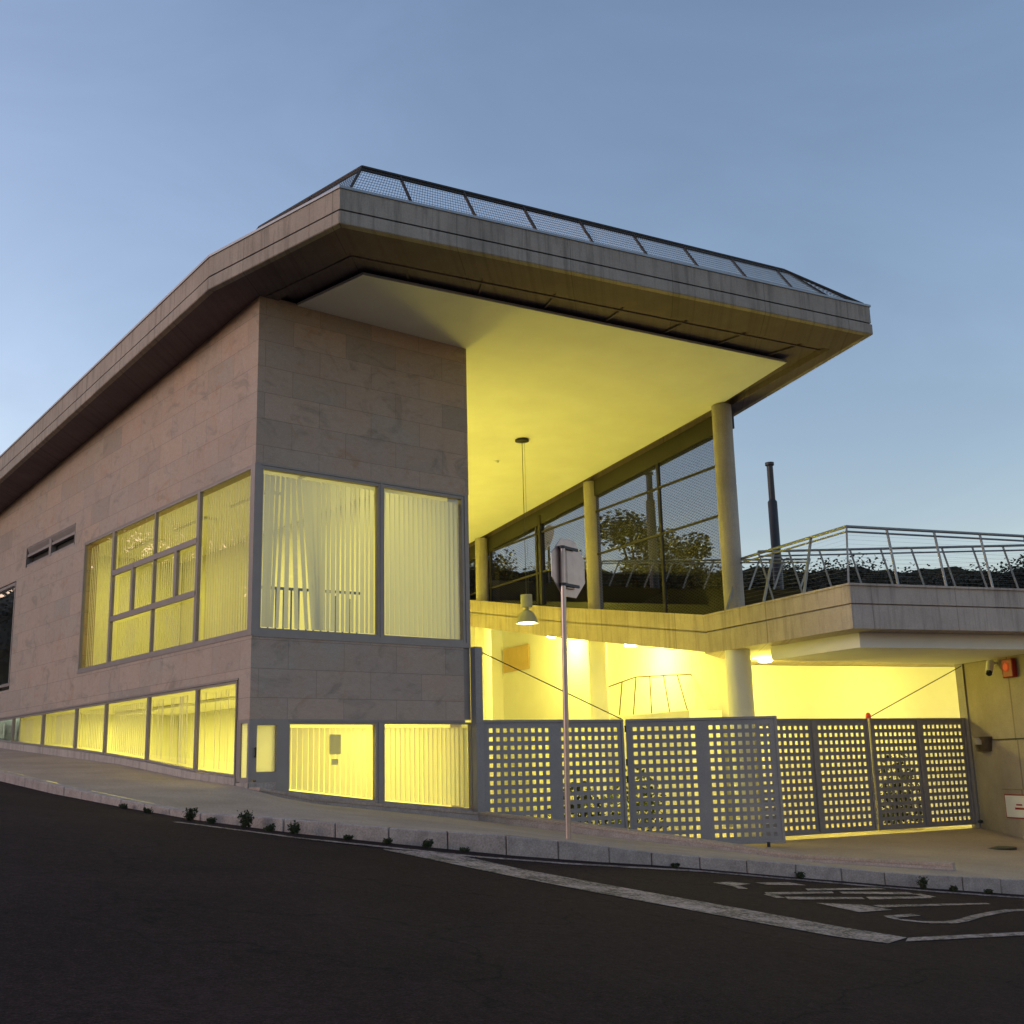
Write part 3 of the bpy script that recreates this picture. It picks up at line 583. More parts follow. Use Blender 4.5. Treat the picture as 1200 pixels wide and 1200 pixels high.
# cable from lamp to panel
cb = swbox(MB(), 1.0, 3.0, 1.92, 1.94, .005, .03).build('conduit', M['dark']); tag(cb, 'thin dark conduit running along the top of the wall panel', 'conduit')
# camera + alarm
sc = thing('security_camera', SW(1.50,3.45), 'white bullet security camera under the soffit beside the red alarm box', 'camera')
MB().tube(SW(1.45,3.52,.14), SW(1.62,3.30,.30), .075, .075, 18).build('camera_body', M['white'], sc, smooth=True)
MB().tube(SW(1.62,3.30,.30), SW(1.645,3.265,.324), .06, .06, 18).build('lens', M['black'], sc)
MB().bar(SW(1.45,3.5,.0), SW(1.48,3.5,.16), .04, .04).build('bracket', M['white'], sc)
al = thing('alarm_box', SW(1.95,3.4), 'red square siren box high on the right wall', 'alarm box')
swbox(MB(), 1.78, 2.15, 3.16, 3.54, .002, .12).build('housing', M['red'], al, bevel=.02)
MB().tube(SW(1.95,3.38,.118), SW(1.95,3.38,.14), .10, .08, 20).build('beacon', M['redlamp'], al, smooth=True)
# sign with red border
sg = thing('wall_sign', SW(1.7,.55), 'white notice with a thin red border and red print on the lower right wall', 'sign')
swbox(MB(), 1.22, 2.1, .34, .82, .002, .012).build('plate', M['red'], sg); swbox(MB(), 1.245, 2.075, .365, .795, .012, .016).build('face', M['white'], sg)
mb = MB(); swbox(mb, 1.55, 1.85, .52, .56, .0162, .018); swbox(mb, 1.6, 1.8, .60, .63, .0162, .018); mb.build('print', M['red'], sg)
bt = MB().tube(SW(.30,.24,.0), SW(.45,.24,.16), .03, .03, 10).build('door_stop', M['dark']); tag(bt, 'small dark gate stop low on the right wall near the gate post', 'gate stop')

# ================================================================== GATES
def leaf(parent, a, b, zt=2.40, zb=.20, label=None):
    a = Vector((a[0],a[1],0)); b = Vector((b[0],b[1],0)); d = (b-a); Lh = d.length; d.normalize(); nrm = Vector((d.y,-d.x,0))
    P = lambda u, z, o=0: a+d*u+nrm*o+Vector((0,0,z))
    # perforated sheet: grid with the holes left out, 6 mm thick
    rows = 14; cols = 9; ph = .148; hole = .074; z0 = zb+.07; 
    us = [0]; isH = []
    side = .13; gap = .26; pitch = (Lh-2*side-gap-2*hole)/(2*(cols-1))
    starts = [side+k*pitch for k in range(cols)]+[side+(cols-1)*pitch+hole+gap+k*pitch for k in range(cols)]
    ucuts = [0.02]; uh = []
    for s0 in starts: ucuts += [s0, s0+hole]
    ucuts.append(Lh-.02)
    zc = [zb+.02]; top = zt-.12
    for k in range(rows): zc += [top-(rows-1-k)*ph-hole, top-(rows-1-k)*ph]
    zc.append(zt-.02)
    mb = MB(); nu = len(ucuts); nz = len(zc)
    for o in (.004, -.004): mb.v += [tuple(P(u, z, o)) for z in zc for u in ucuts]
    off = nu*nz
    for j in range(nz-1):
        for i in range(nu-1):
            if i % 2 == 1 and j % 2 == 1:
                q = [j*nu+i, j*nu+i+1, (j+1)*nu+i+1, (j+1)*nu+i]
                for k in range(4): mb.f.append((q[k], q[(k+1) % 4], q[(k+1) % 4]+off, q[k]+off))
            else:
                q = (j*nu+i, j*nu+i+1, (j+1)*nu+i+1, (j+1)*nu+i); mb.f.append(q); mb.f.append(tuple(x+off for x in q[::-1]))
    sh = mb.build('gate_leaf', M['gate'], parent)
    if label: sh['label'] = label
    fr = MB(); w2 = .05
    fr.bar(P(0,zt), P(Lh,zt), .05, w2); fr.bar(P(0,zb), P(Lh,zb), .05, w2)
    for u in (.025, Lh-.025): fr.bar(P(u,zb+.025), P(u,zt-.025), w2, .052, up=nrm)
    um = side+(cols-1)*pitch+hole+gap/2
    fr.bar(P(um,zb+.02,-.03), P(um,zt-.02,-.03), .10, .04, up=nrm)
    fr.build('frame', M['gate'], sh, bevel=.003)
    for z in (zt-.15, zt-.75, zt-1.05): MB().tube(P(-.012,z-.06,.03), P(-.012,z+.06,.03), .016, n=10).build('hinge', M['dark'], sh)
    return sh
ga = thing('perforated_gate', (4.3,-.05,.2), 'grey perforated gate hinged to the tall post by the building, outer leaf ajar', 'gate')
pA, pB = gl(.02), gl(2.93)
leaf(ga, (4.34,-.07), pB.xy, label='inner leaf beside the building')
leaf(ga, (pB.x+.04,pB.y-.03), (9.47,-2.35), zb=.18, label='outer leaf swung slightly forward')
MB().box(4.175,4.33,-.13,.02,.70,3.68).build('post', M['gate'], ga, bevel=.006)
MB().tube((4.33,-.08,3.60),(7.08,-.70,2.43),.010,n=8).build('stay_cable', M['dark'], ga)
MB().box(4.33,4.36,-.10,-.05,3.54,3.66).build('cable_bracket', M['dark'], ga)
MB().tube((9.2,-2.18,.18),(9.2,-2.18,.06),.03,n=10).build('wheel', M['dark'], ga)
gb = thing('perforated_gate', (15.85,-2.45,.2), 'closed grey perforated gate hinged to the post by the right wall', 'gate')
pC, pD, pE = gl(5.98), gl(8.95), gl(11.78)
leaf(gb, pD.xy, pC.xy, label='leaf partly hidden by the open left gate'); leaf(gb, (pE.x,pE.y), (pD.x+.05,pD.y-.01), label='leaf beside the right wall')
MB().loft([(15.82,-2.53,.08),(16.02,-2.57,.08),(16.06,-2.37,.08),(15.86,-2.33,.08)],[(15.82,-2.53,3.598),(16.02,-2.57,3.598),(16.06,-2.37,3.598),(15.86,-2.33,3.598)]).build('post', M['gate'], gb)
MB().tube((15.84,-2.5,3.55),(13.1,-1.9,2.45),.010,n=8).build('stay_cable', M['dark'], gb)
MB().lathe((13.08,-1.88,2.425), [(0,0),(.055,0),(.055,.04),(.05,.08),(.03,.11),(0,.12)], 14).build('warning_lamp', M['redlamp'], gb, smooth=True)
# ramp railing seen over the gates
def railing(name, label, foot, top, posts, mid=True, wires=6, mat_='steel', r=.025, wr=.004, vert=0, pr=.022, cat='railing', lean=None):
    """foot/top: matching polylines (3D). posts: number per segment"""
    t = thing(name, foot[0], label, cat); tr = MB(); wi = MB()
    for i in range(len(top)-1):
        a, b, c, d = Vector(top[i]), Vector(top[i+1]), Vector(foot[i]), Vector(foot[i+1])
        tr.tube(a, b, r, n=10)
        if mid: m_ = .09; tr.tube(a.lerp(c, m_), b.lerp(d, m_), r*.7, n=8)
        for k in range(1, wires): wi.tube(a.lerp(c, k/wires), b.lerp(d, k/wires), wr, n=4, cap=False)
        if vert:
            n_ = int((b-a).length/vert)
            for k in range(1, n_): wi.tube(c.lerp(d, k/n_), a.lerp(b, k/n_), wr, n=4, cap=False)
        for k in range(posts[i]+1):
            if i > 0 and k == 0: continue
            fp = c.lerp(d, k/posts[i]); tp = a.lerp(b, k/posts[i])
            if lean and 0 < k and not (k == posts[i] and i < len(top)-2):
                L_ = Vector(lean[i]).xy; e_ = (b-a).xy; den = L_.x*e_.y-L_.y*e_.x; q_ = (a-fp).xy; t_ = (L_.x*(-q_.y)-L_.y*(-q_.x))/den; tp = a.lerp(b, max(0, min(1, t_)))
            MB().bar(fp, tp, pr, pr*2.0).build('post', M[mat_], t)
    tr.build('top_rail', M[mat_], t, smooth=True)
    if wi.v: wi.build('wire_mesh', M[mat_], t)
    return t
railing('ramp_railing', 'thin steel railing with splayed posts on the white landing behind the gates', [(12.4,5.3,2.84),(12.95,4.85,2.84),(14.37,3.68,2.84)], [(12.5,5.25,3.55),(13.03,4.78,3.78),(14.11,3.89,3.81)], [2,4], False, 1, 'brass', .016, pr=.014)

# ================================================================== RAILINGS
ed = lambda p, z: (p[0], p[1], z)
# terrace railing along both visible edges, leaning inwards
railing('terrace_railing', 'leaning galvanised railing with wire mesh along the front terrace edge', [(10.52,-.45,4.70),(9.76,-3.96,4.70),(22.0,-8.29,4.70)], [(10.97,-.55,5.80),(10.0,-3.86,5.80),(22.15,-8.10,5.80)], [3,12], True, 13, wr=.0013, lean=[(.42,-.08,1.1),(.09,.26,1.1)], r=.028, pr=.026)
bt_ = [(10.60,-1.3,5.80),(17.0,-6.4,5.80)]
railing('terrace_railing', 'second galvanised railing crossing behind the front terrace railing', [(x+.22,y-.16,4.70) for x, y, z in bt_], bt_, [13], True, 13, wr=.0011, pr=.018)
gq = [GP(t, fz(t)+.60, 2.3) for t in (.5, 9.0)]; railing('gallery_railing', 'galvanised railing seen through the gallery glazing at the back of the terrace', gq, [q+Vector((.35,-.1,.75)) for q in gq], [10], True, 8, wr=.0016, pr=.02)
# roof railing
RT = [(-.12,1.1),(.08,.21),(.62,-2.13),(9.28,-3.46)]; RF = [(-.55,1.1),(-.45,.15),(.14,-2.46),(10.15,-4.13)]
rt = [(x, y, zr(y)+(.80,1.33,1.40,1.40)[k]) for k, (x, y) in enumerate(RT)]; rf = [(x, y, zr(y)+.60) for x, y in RF]
rr = railing('rooftop_railing', 'dark inclined railing with fine mesh panels along the front edge of the roof', rf, rt, [1,2,9], True, 1, 'header', .03, pr=.022, lean=[(.5,.1,.75),(.5,.1,.75),(0,.52,.80)])
mb = MB()
for (f0, f1, t0, t1) in ((rf[2], rf[3], rt[2], rt[3]), (rf[1], rf[2], rt[1], rt[2]), (rf[3], (10.50,-4.35,10.11), rt[3], (10.52,-4.33,10.13))):
    f0, f1, t0, t1 = map(Vector, (f0, f1, t0, t1)); nn_ = int((f1-f0).length/.05)+6
    for k in range(nn_+1): mb.tube(f0.lerp(f1, k/nn_), t0.lerp(t1, k/nn_), .0045, n=3, cap=False)
    for k in range(1, 12): mb.tube(f0.lerp(t0, k/12), f1.lerp(t1, k/12), .0045, n=3, cap=False)
mb.build('wire_mesh', M['steel'], rr)
mb = MB(); mb.tube(rt[3], (10.50,-4.33,10.14), .03, n=8); mb.tube(Vector(rt[3]).lerp(Vector((10.5,-4.33,10.14)),.5), (10.35,-4.28,10.14), .015, n=6); mb.build('hip_rail', M['header'], rr)

# ================================================================== STOP SIGN (seen from the back)
st = thing('stop_sign', (1.22,-5.72,.81), 'octagonal road sign, bare metal back, on a slim steel pole at the kerb', 'road sign')
MB().tube((1.22,-5.72,.78),(1.262,-5.75,4.24),.033,n=16).build('pole', M['alu'], st, smooth=True)
c = Vector((1.42,-5.66,3.99)); dx = Vector((.971,.238,0)); nn = Vector((.238,-.971,0)); rr_ = .36/math.cos(R(22.5)); up = Vector((0,0,1))
oc = [c+dx*rr_*math.cos(R(22.5+45*k))+up*rr_*math.sin(R(22.5+45*k)) for k in range(8)]
mb = MB(); mb.loft([p-nn*.0 for p in oc], [p+nn*.011 for p in oc])
pl = mb.build('sign_plate', M['alu'], st, bevel=.004)
mb = MB(); oc2 = [c+(p-c)*.97 for p in oc]; mb.loft([p-nn*.0005 for p in oc2], [p-nn*.0025 for p in oc2]); mb.build('sign_face', M['red'], pl)
cu = bpy.data.curves.new('stop_text', 'FONT'); cu.body = 'STOP'; cu.size = .24; cu.align_x = 'CENTER'; cu.align_y = 'CENTER'; cu.extrude = .001
to = bpy.data.objects.new('tmp', cu); COL.objects.link(to)
mt = Matrix((( -dx.x, 0, -nn.x, c.x-nn.x*.0045), (-dx.y, 0, -nn.y, c.y-nn.y*.0045), (0, 1, 0, c.z), (0,0,0,1)))
bpy.context.view_layer.update(); dg = bpy.context.evaluated_depsgraph_get(); tm = bpy.data.meshes.new_from_object(to.evaluated_get(dg)); bpy.data.objects.remove(to)
tm.transform(mt); tm.transform(Matrix.Translation(-Vector(st.location))); tm.materials.clear(); tm.materials.append(M['white']); tt = bpy.data.objects.new('lettering', tm); COL.objects.link(tt); tt.parent = pl
mb = MB()
ca = c+nn*.012
for s_ in (-.075, .0, .075): pass
mb.loft([ca+dx*x+nn*o+up*-.26 for x, o in ((-.10,0),(-.07,.03),(.07,.03),(.10,0))], [ca+dx*x+nn*o+up*.27 for x, o in ((-.10,0),(-.07,.03),(.07,.03),(.10,0))])
mb.build('back_channel', M['alu'], pl)
for zz in (.235, -.225):
    mb = MB(); mb.bar(ca+nn*.05+up*zz-dx*.15, ca+nn*.05+up*zz+dx*.14, .022, .035); mb.tube((1.258,-5.745,3.99+zz-.018),(1.258,-5.745,3.99+zz+.018),.042,n=14); mb.build('clamp', M['dark'], st)

# ================================================================== PENDANT LAMP, detector, wires
pd = thing('pendant_lamp', (8.36,3.44,4.70), 'industrial pendant lamp with lit bell shade hanging from the yellow ceiling', 'pendant lamp')
x, y = 8.36, 3.44
MB().lathe((x,y,0), [(0,zr(y)-.012),(.16,zr(y)-.012),(.16,zr(y)-.05),(.05,zr(y)-.07),(0,zr(y)-.07)], 20).build('canopy', M['dark'], pd)
MB().tube((x,y,zr(y)-.06),(x,y,5.33),.007,n=6).build('cord', M['dark'], pd); MB().tube((x+.07,y,zr(y)-.06),(x+.07,y,5.33),.003,n=5).build('suspension_wire', M['dark'], pd)
MB().lathe((x,y,0), [(0,5.36),(.13,5.36),(.13,5.08),(.05,5.08),(.05,5.02),(.10,5.0),(.17,4.93),(.22,4.82),(.255,4.72),(.245,4.72),(.20,4.82),(.14,4.93),(0,4.96)], 28).build('lamp_shade', M['dshade'], pd, smooth=True)
MB().lathe((x,y,0), [(0,4.70),(.12,4.72),(.20,4.745),(0,4.76)], 24).build('bulb_glass', M['lampglow'], pd, smooth=True)
def lamp(kind, loc, energy, size=.3, color=YEL, rot=None, spot=None, parent=None, sy=None):
    l = bpy.data.lights.new('lamp_light', kind); l.energy = energy; l.color = color
    if kind == 'AREA': l.shape = 'RECTANGLE'; l.size = size; l.size_y = sy or size
    elif kind in ('POINT', 'SPOT'): l.shadow_soft_size = size
    if kind == 'SPOT': l.spot_size = R(spot or 120); l.spot_blend = .6
    o = bpy.data.objects.new('lamp_light', l); COL.objects.link(o); o.location = loc
    if rot: o.rotation_euler = rot
    if parent is not None: o.parent = parent; o.location = Vector(loc)-parent.location
    return o
lamp('SPOT', (x,y,4.66), 60, .12, (1,.88,.4), None, 120, pd)
dt = MB().lathe((8.8,4.94,zr(4.94)-.012), [(0,-.05),(.04,-.045),(.06,0)], 14).build('smoke_detector', M['white']); tag(dt, 'small round smoke detector on the yellow ceiling left of the pendant lamp', 'smoke detector')
# courtyard lights: uplights added unseen to brighten the ceiling, and luminaires under the slab
def uplight(x, y, z, e, lab, d=Vector((1,0,0)), col=YEL):
    t = thing('fill_uplight', (x,y,z), lab, 'wall light', 'added courtyard uplights')
    MB().loft([(x,y-.12,z-.1),(x+.02*d.x+.02*d.y,y+.12,z-.1),(x+.06,y+.08,z-.12),(x+.06,y-.08,z-.12)],[(x,y-.15,z+.05),(x,y+.15,z+.05),(x+.14,y+.12,z+.05),(x+.14,y-.12,z+.05)]).build('housing', M['steel'], t)
    lamp('AREA', (x+.4,y,z+.15), e, .5, col, (R(180),0,0), None, t); return t
CY = (1,.87,.10)
uplight(4.2,4.5,3.9,26,'unseen uplight added on the courtyard flank of the stone block, nearer one', col=CY)
uplight(4.2,9.5,3.9,30,'unseen uplight added on the courtyard flank of the stone block, farther one', col=CY)
def ceil_lamp(x, y, z, e, size=.35):
    t = thing('ceiling_lamp', (x,y,z), {12.9:'round lamp under the slab corner beside the front lower column',16.5:'round lamp under the slab behind the right gate',13.3:'round lamp under the slab behind the middle lower column',14.4:'round lamp under the slab near the far lower column',20.0:'round lamp under the slab farthest to the right'}[x], 'ceiling lamp', 'lamps under the terrace slab')
    MB().lathe((x,y,z), [(0,.0),(.16,.0),(.17,-.04),(.12,-.07),(0,-.075)], 20).build('diffuser', M['lampglow'], t, smooth=True)
    lamp('POINT', (x,y,z-.22), e, .12, (1,.87,.12), None, None, t); return t
ceil_lamp(12.9,.55,3.86,60); ceil_lamp(16.5,-1.1,3.86,55); ceil_lamp(13.3,5.18,4.66,70); ceil_lamp(14.4,9.5,5.4,60); ceil_lamp(20.0,-2.2,3.86,30)
wl = thing('flood_lamp', (8.5,13.9,5.2), 'courtyard flood lamp on the rear wall behind the lower columns', 'wall light'); MB().box(8.3,8.7,13.8,13.98,5.1,5.3).build('housing', M['steel'], wl)
lamp('AREA', (8.5,13.3,5.2), 120, .8, CY, (R(100),0,0), None, wl)
for fx, fy, fe, fl in ((9.0,2.6,50,'nearer'),(9.4,9.0,42,'farther')):  # invented floor panels, added for a soft even glow on the ceiling
    t = thing('ceiling_fill_light', (fx,fy,.1), fl+' unseen flat floodlight added on the courtyard floor behind the gates, aimed at the ceiling', 'floodlight', 'added courtyard floodlights')
    MB().box(fx-.7,fx+.7,fy-.7,fy+.7,.1,.22).build('housing', M['dark'], t, bevel=.02); lamp('AREA', (fx,fy,.3), fe, 1.3, CY, (R(180),0,0), None, t)
# rooms: ceiling lights over the blinds
RC = [0]
def room_lamp(x, y, z, e, lab, col, sy=1.6):
    lab = 'first second third fourth fifth sixth seventh'.split()[int((y-1)/2.1) if z < 4 else int((y-1)/2.8)]+' '+lab
    t = thing('room_light', (x,y,z), lab, 'ceiling light', 'ceiling lights inside the rooms'); MB().box(x-.15,x+.15,y-sy/2,y+sy/2,z-.05,z).build('fitting', M['white'], t)
    lamp('AREA', (x,y,z-.07), e, .3, col, None, None, t, sy)
RY = (1,.88,.13)
for y_ in (1.6,4.4,7.2,10): room_lamp(2.2, y_, 6.94, 15, 'long ceiling light in the upper room behind the blinds', RY)
for y_ in (1.4,3.6,5.8,8,10.2): room_lamp(2.2, y_, 3.09, 34 if y_ < 2 else 22, 'long ceiling light in the lower room behind the ribbon windows', RY)
room_lamp(2.2, 13.2, 3.09, 45, 'cool white ceiling light in the farthest lower room', (.75,1,.8))
# balustrade seen through the parted blinds
bt = thing('indoor_balustrade', (1.3,1.1,3.6), 'dark thin balustrade inside the upper corner room behind the parted blinds', 'railing')
mb = MB()
for k in range(15): mb.bar((.45+k*.14,.9,3.6),(.45+k*.14,.9,4.55+.06*math.sin(k*.3)),.022,.022)
mb.build('balusters', M['dark'], bt); MB().tube((.4,.9,4.58),(2.5,.9,4.62),.025,n=8).build('handrail', M['dark'], bt)
# notices taped to the lower window
a = MB().quad((1.40,.045,1.88),(1.61,.045,1.88),(1.61,.045,2.19),(1.40,.045,2.19)).build('paper_notice', M['grill']); tag(a, 'grey sheet of paper taped inside the lower front window, larger upper sheet', 'notice')
a = MB().quad((1.44,.045,1.72),(1.56,.045,1.72),(1.56,.045,1.81),(1.44,.045,1.81)).build('paper_notice', M['grill']); tag(a, 'small grey paper taped inside the lower front window, under the larger sheet', 'notice')
# plants seen through the gate holes
def shrub(x, y, z, h, w_, lab, seed):
    rnd = random.Random(seed); mb = MB()
    for k in range(420):
        a = rnd.random()*6.283; r_ = w_*math.sqrt(rnd.random()); zz = h*(.1+.9*rnd.random())*(1-.5*(r_/w_)**2); p = Vector((x+r_*math.cos(a), y+r_*math.sin(a), z+zz)); u = Vector((rnd.uniform(-1,1),rnd.uniform(-1,1),rnd.uniform(-.4,.8))).normalized()*.09; v = u.cross(Vector((rnd.uniform(-1,1),rnd.uniform(-1,1),rnd.uniform(-1,1)))).normalized()*.04
        mb.quad(p-u, p+v, p+u, p-v)
    t = thing('shrub', (x,y,z), lab, 'shrub'); mb.build('foliage', M['weed'], t); mb = MB()
    for k in range(5): mb.tube((x,y,z),(x+rnd.uniform(-.3,.3)*w_,y+rnd.uniform(-.3,.3)*w_,z+h*.7),.02,.006,6)
    mb.build('stem', M['bark'], t)
shrub(14.9,-1.2,.1,1.7,.55,'green shrub behind the right gate, nearest the right wall',1); shrub(10.6,2.6,.1,1.5,.7,'green shrub in the courtyard behind the open gate leaf',2); shrub(7.9,1.5,.1,1.3,.6,'green shrub in the courtyard behind the left gate',3)

# ================================================================== WEEDS ALONG THE KERB
WD = [(x_, y_, h_*(.78 if h_ > .15 else .6), q_) for x_, y_, h_, q_ in [(-2.36,-3.35,.20,'tallest'),(-2.23,-3.62,.12,''),(-2.02,-4.05,.27,''),(-1.88,-4.34,.12,''),(-1.70,-4.55,.17,''),(-1.30,-5.0,.08,''),(-.98,-5.28,.10,''),(-.62,-5.50,.15,''),(-.30,-5.72,.07,''),(2.22,-6.42,.08,''),(3.70,-7.05,.13,''),(5.30,-7.66,.20,''),(5.75,-7.80,.10,''),(6.3,-7.95,.09,''),(-2.5,-1.7,.08,''),(-2.47,-2.4,.10,'')]]
wl_ = {0:'tall weed at the kerb foot left of the biggest clump',2:'biggest green weed clump growing at the kerb foot',4:'low bushy weed just right of the biggest clump',7:'small weed at the kerb foot below the front window',11:'dark weed clump at the kerb foot near the painted STOP',10:'small weed at the kerb foot right of the sign pole'}
for i, (x, y, h, _) in enumerate(WD):
    rnd = random.Random(i); mb = MB(); z = plane_z(x, y)-.005; x -= .03; y -= .05
    for k in range(int(80+h*2400)):
        a = rnd.random()*6.283; l = h*rnd.uniform(.4,1); sp_ = rnd.uniform(.05,.42)*h; q_ = rnd.random()**.7; b = Vector((x+math.cos(a)*sp_*q_+rnd.uniform(-.035,.035), y+math.sin(a)*sp_*q_*.7+rnd.uniform(-.03,.03), z+l*q_*(1-.3*sp_/h)))
        tip = b+Vector((rnd.uniform(-1,1), rnd.uniform(-1,1), rnd.uniform(-.3,1.2)))*rnd.uniform(.014,.032); s_ = Vector((rnd.uniform(-1,1), rnd.uniform(-1,1), rnd.uniform(-1,1)))*.014; m_ = b.lerp(tip,.5)
        mb.quad(b, m_+s_, tip, m_-s_)
    o = mb.build('weed', M['weed']); tag(o, wl_.get(i, ['','third','','fourth','','sixth','seventh','','ninth','tenth','','','thirteenth','fourteenth','first','second'][i]+' small tuft of weeds along the kerb foot'), 'weed', 'weeds along the kerb')

# ================================================================== BACKGROUND
def chimney(x, y, zt, r_, lab):
    t = thing('flue', (x,y,3), lab, 'chimney'); MB().lathe((x,y,0), [(0,3),(r_*1.15,3),(r_*1.15,zt-1.15),(r_*.85,zt-1.1)], 20).build('lower_pipe', M['dark'], t, smooth=True)
    MB().lathe((x,y,0), [(r_*.8,zt-1.15),(r_*.78,zt-.1),(r_*1.1,zt-.08),(r_*1.1,zt),(0,zt)], 20).build('upper_pipe', M['dark'], t, smooth=True)
chimney(17.99,3.94,9.95,.115,'slim black two stage flue rising behind the terrace railing into the sky')
chimney(24.5,14.9,12.95,.16,'dark flue seen through the gallery glazing beside the big tree')
dish = thing('satellite_dish', (26.2,24.5,6), 'grey satellite dish on a thin mast seen through the gallery glazing', 'satellite dish')
FW = Vector((.634,.773,0)); RT_ = Vector((.773,-.634,0)); CP = Vector(co.location)
def far(px, d, z): t = (px-600)/1352.6; p = CP+(FW+RT_*t)*d; return Vector((p.x, p.y, z))
dc = far(642, 50, 11.3); dish.location = (dc.x, dc.y, 0)
ax = (-FW*.5-RT_*.8+Vector((0,0,.35))).normalized(); u_ = ax.cross(Vector((0,0,1))).normalized(); v_ = ax.cross(u_)
vs = []; fs = []
for j in range(5):
    for k in range(20): a = 2*math.pi*k/20; r_ = .7*(j/4); vs.append(dc+u_*r_*math.cos(a)+v_*r_*1.05*math.sin(a)+ax*.22*(j/4)**2)
for j in range(4): fs += [(j*20+k, j*20+(k+1) % 20, (j+1)*20+(k+1) % 20, (j+1)*20+k) for k in range(20)]
MB().add(vs, fs).build('reflector', M['dshade'], dish, smooth=True); MB().tube((dc.x,dc.y,0),(dc.x,dc.y,dc.z),.05,n=8).build('mast', M['dark'], dish)
# trees
def tree_mesh(seed, kind):
    rnd = random.Random(seed); cr = MB(); tr = MB(); H = 1.0
    clumps = []
    if kind == 'pine':
        for k in range(24): a = rnd.random()*6.283; r_ = .24*math.sqrt(rnd.random()); clumps.append((Vector((r_*math.cos(a), r_*math.sin(a), rnd.uniform(.40,.95))), rnd.uniform(.05,.10)))
    else:
        for k in range(34): a = rnd.random()*6.283; z = rnd.uniform(.12,1); r_ = .30*math.sqrt(rnd.random())*math.sin(math.pi*min(1,(1.02-z)*.62+.1))**.6; clumps.append((Vector((r_*math.cos(a), r_*math.sin(a), z)), rnd.uniform(.06,.13)))
    tr.tube((0,0,0),(.01,.0,.75),.022,.008,8)
    for c, r_ in clumps:
        b = Vector((0,0,max(.1, c.z-.2))); tr.tube(b, c, .006, .002, 5)
        for k in range(330 if kind != 'pine' else 560):
            d = Vector((rnd.gauss(0,1), rnd.gauss(0,1), rnd.gauss(0,.75))); d = d.normalized()*r_*rnd.random()**.4; p = c+d
            u = Vector((rnd.uniform(-1,1),rnd.uniform(-1,1),rnd.uniform(-.6,.6))).normalized()*.0072; v = u.cross(Vector((rnd.uniform(-1,1),rnd.uniform(-1,1),rnd.uniform(-1,1)))).normalized()*.0048
            cr.quad(p-u, p+v, p+u, p-v)
    return cr, tr
PR = []
for s_, kd in ((11,'b'),(12,'b'),(13,'b'),(14,'pine')):
    cr, tr = tree_mesh(s_, kd); c_ = cr.build('crown', M['leaf']); t_ = tr.build('trunk', M['bark']); PR.append((c_.data, t_.data)); bpy.data.objects.remove(c_); bpy.data.objects.remove(t_)
def tree(p, h, k, lab, rz, grp='trees on the horizon behind the building', wide=1):
    t = thing('tree', (p.x,p.y,p.z-.6), lab, 'tree', grp); t.scale = (h*wide,h*wide,h); t.rotation_euler = (0,0,rz)
    for nm, me in zip(('crown','trunk'), PR[k]): o = bpy.data.objects.new(nm, me); COL.objects.link(o); o.parent = t
rnd = random.Random(5)
ORD = 'first second third fourth fifth sixth seventh eighth ninth tenth eleventh twelfth thirteenth fourteenth fifteenth sixteenth'.split()
hz = lambda px: 900-.0257*(px-600)
def ty(px, d, ypx, k, lab, wide=1.0): tree(far(px, d, 0), (1.6+(hz(px)-ypx)*d/1352.6+.6)*.90, k, lab, rnd.random()*6, wide=wide)
ty(746, 62, 578, 3, 'large open crowned tree seen through the gallery glazing beside the dark flue', 1.25)
for i, (px, yy) in enumerate([(556,640),(585,652),(612,655),(645,650),(672,655),(706,655),(790,655),(815,640),(840,662)]):
    ty(px, 75+8*(i % 3), yy, i % 3, ORD[i]+' dark tree from the left in the row seen through the gallery glazing', 1.1)
for i, (px, yy) in enumerate([(872,658),(900,655),(925,650),(950,644),(975,640),(998,655),(1022,662),(1045,665),(1070,660),(1100,662),(1128,668),(1150,660),(1172,648),(1195,652),(1222,640),(1250,650)]):
    ty(px, 70+9*(i % 3), yy, i % 3, ORD[i]+' dark tree from the left on the horizon behind the terrace railing', 1.2)
ty(1014, 64, 640, 3, 'tree standing clear above the row behind the terrace railing corner', .5)
wd = MB()
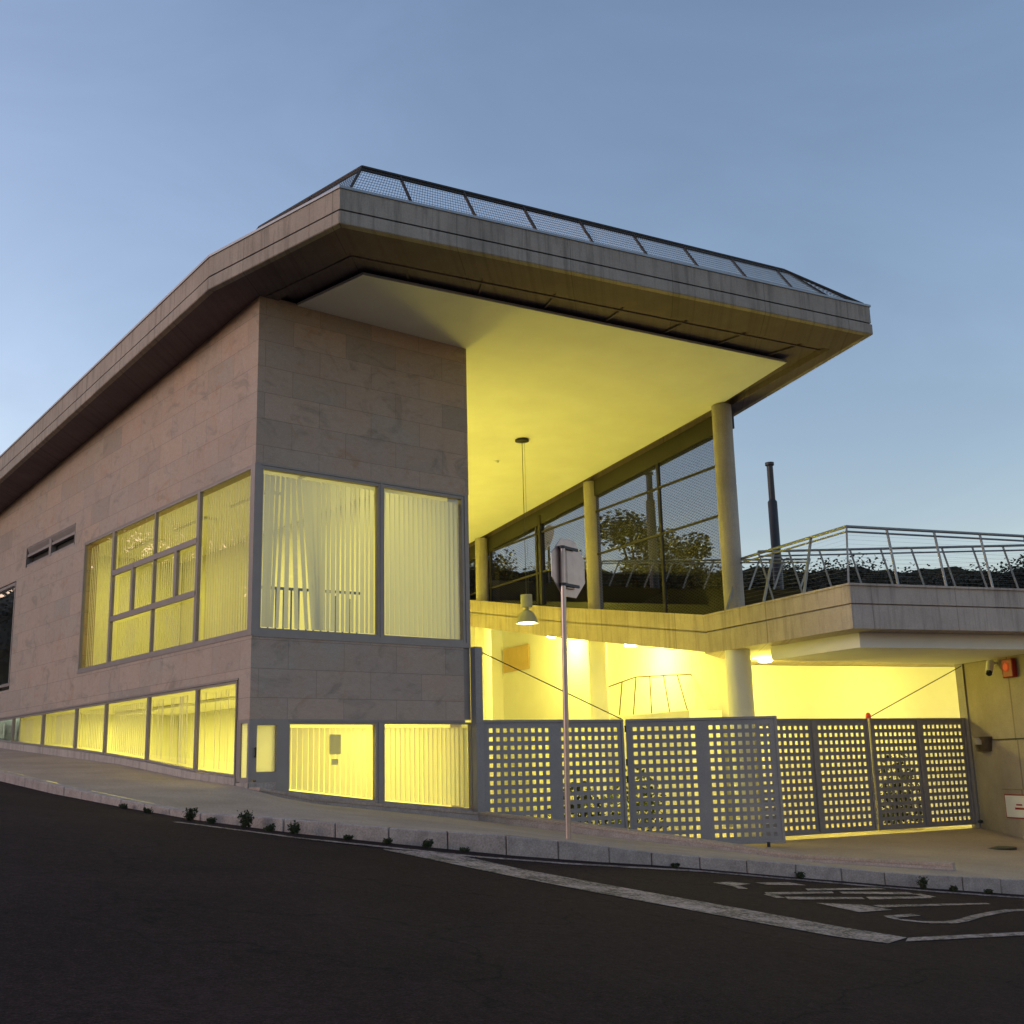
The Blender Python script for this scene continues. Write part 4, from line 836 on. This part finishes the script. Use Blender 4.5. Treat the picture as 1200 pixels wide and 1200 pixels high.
for i in range(46):
    px = 540+i*16.5; d = 105+rnd.random()*14; p = far(px, d, -.8); h = (2.4+(hz(px)-668-rnd.random()*10)*d/1352.6)*.92; me = PR[i % 3][0]; ca_, sa_ = math.cos(i), math.sin(i)
    wd.add([p+Vector(((v.co.x*ca_-v.co.y*sa_)*h*1.3, (v.co.x*sa_+v.co.y*ca_)*h*1.3, v.co.z*h)) for v in me.vertices], [tuple(f.vertices) for f in me.polygons])
for k_ in range(60):
    p0_ = far(480+k_*14, 128, -1); p1_ = far(494+k_*14, 128, -1); h0, h1 = ((1.6+(hz(487+(k_+q)*14)-670-3*math.sin((k_+q)*.8)-2*math.sin((k_+q)*2.3))*128/1352.6) for q in (0,1))
    wd.loft([p0_, p1_, p1_+FW*14, p0_+FW*14], [Vector((p0_.x,p0_.y,h0)), Vector((p1_.x,p1_.y,h1)), Vector((p1_.x,p1_.y,h1*.8))+FW*14, Vector((p0_.x,p0_.y,h0*.8))+FW*14])
wo = wd.build('distant_wood', M['leaf']); tag(wo, 'far off wood forming one dark band on the horizon', 'woodland', None, 'stuff')
# trees across the street, reflected in the left windows
vg = MB(); vg.v = [(x, y, plane_z(x, y)+.03) for y in (-6,10,30,60,100) for x in (-14,-30,-62)]; vg.f = [(j*3+i, j*3+i+1, j*3+i+4, j*3+i+3) for j in range(4) for i in range(2)]
struct(vg.build('verge', M['soil']))
hl = MB(); hr = random.Random(3)
for j in range(7):
    for i in range(40):
        az = R(-2+i*1.25); d_ = 88+j*11; hh = 4.5+26*math.sin(math.pi*min(1, j/5.0)*.5)*(.86+.14*math.sin(i*.45)+.05*math.sin(i*1.7)) if j < 6 else 3
        hl.v.append((-4-math.sin(az)*d_, 2+math.cos(az)*d_, hh+hr.uniform(-.4,.4)))
hl.f = [(j*40+i, j*40+i+1, (j+1)*40+i+1, (j+1)*40+i) for j in range(6) for i in range(39)]
struct(hl.build('reflection_hill', M['leaf'], smooth=True))  # unseen ridge, added to darken what the left windows mirror
for i, (x, y, h) in enumerate([(-16,36,14),(-21,44,17),(-16,52,16),(-25,58,19),(-19,66,19),(-31,50,15),(-34,68,19),(-16,78,20),(-27,80,21),(-24,36,11),(-40,56,16)]):
    t = tree(Vector((x,y,plane_z(x,y)-.3)), h, i % 3, ORD[i]+' tree up the street across from the left facade', i, 'trees across the street', 1.1)
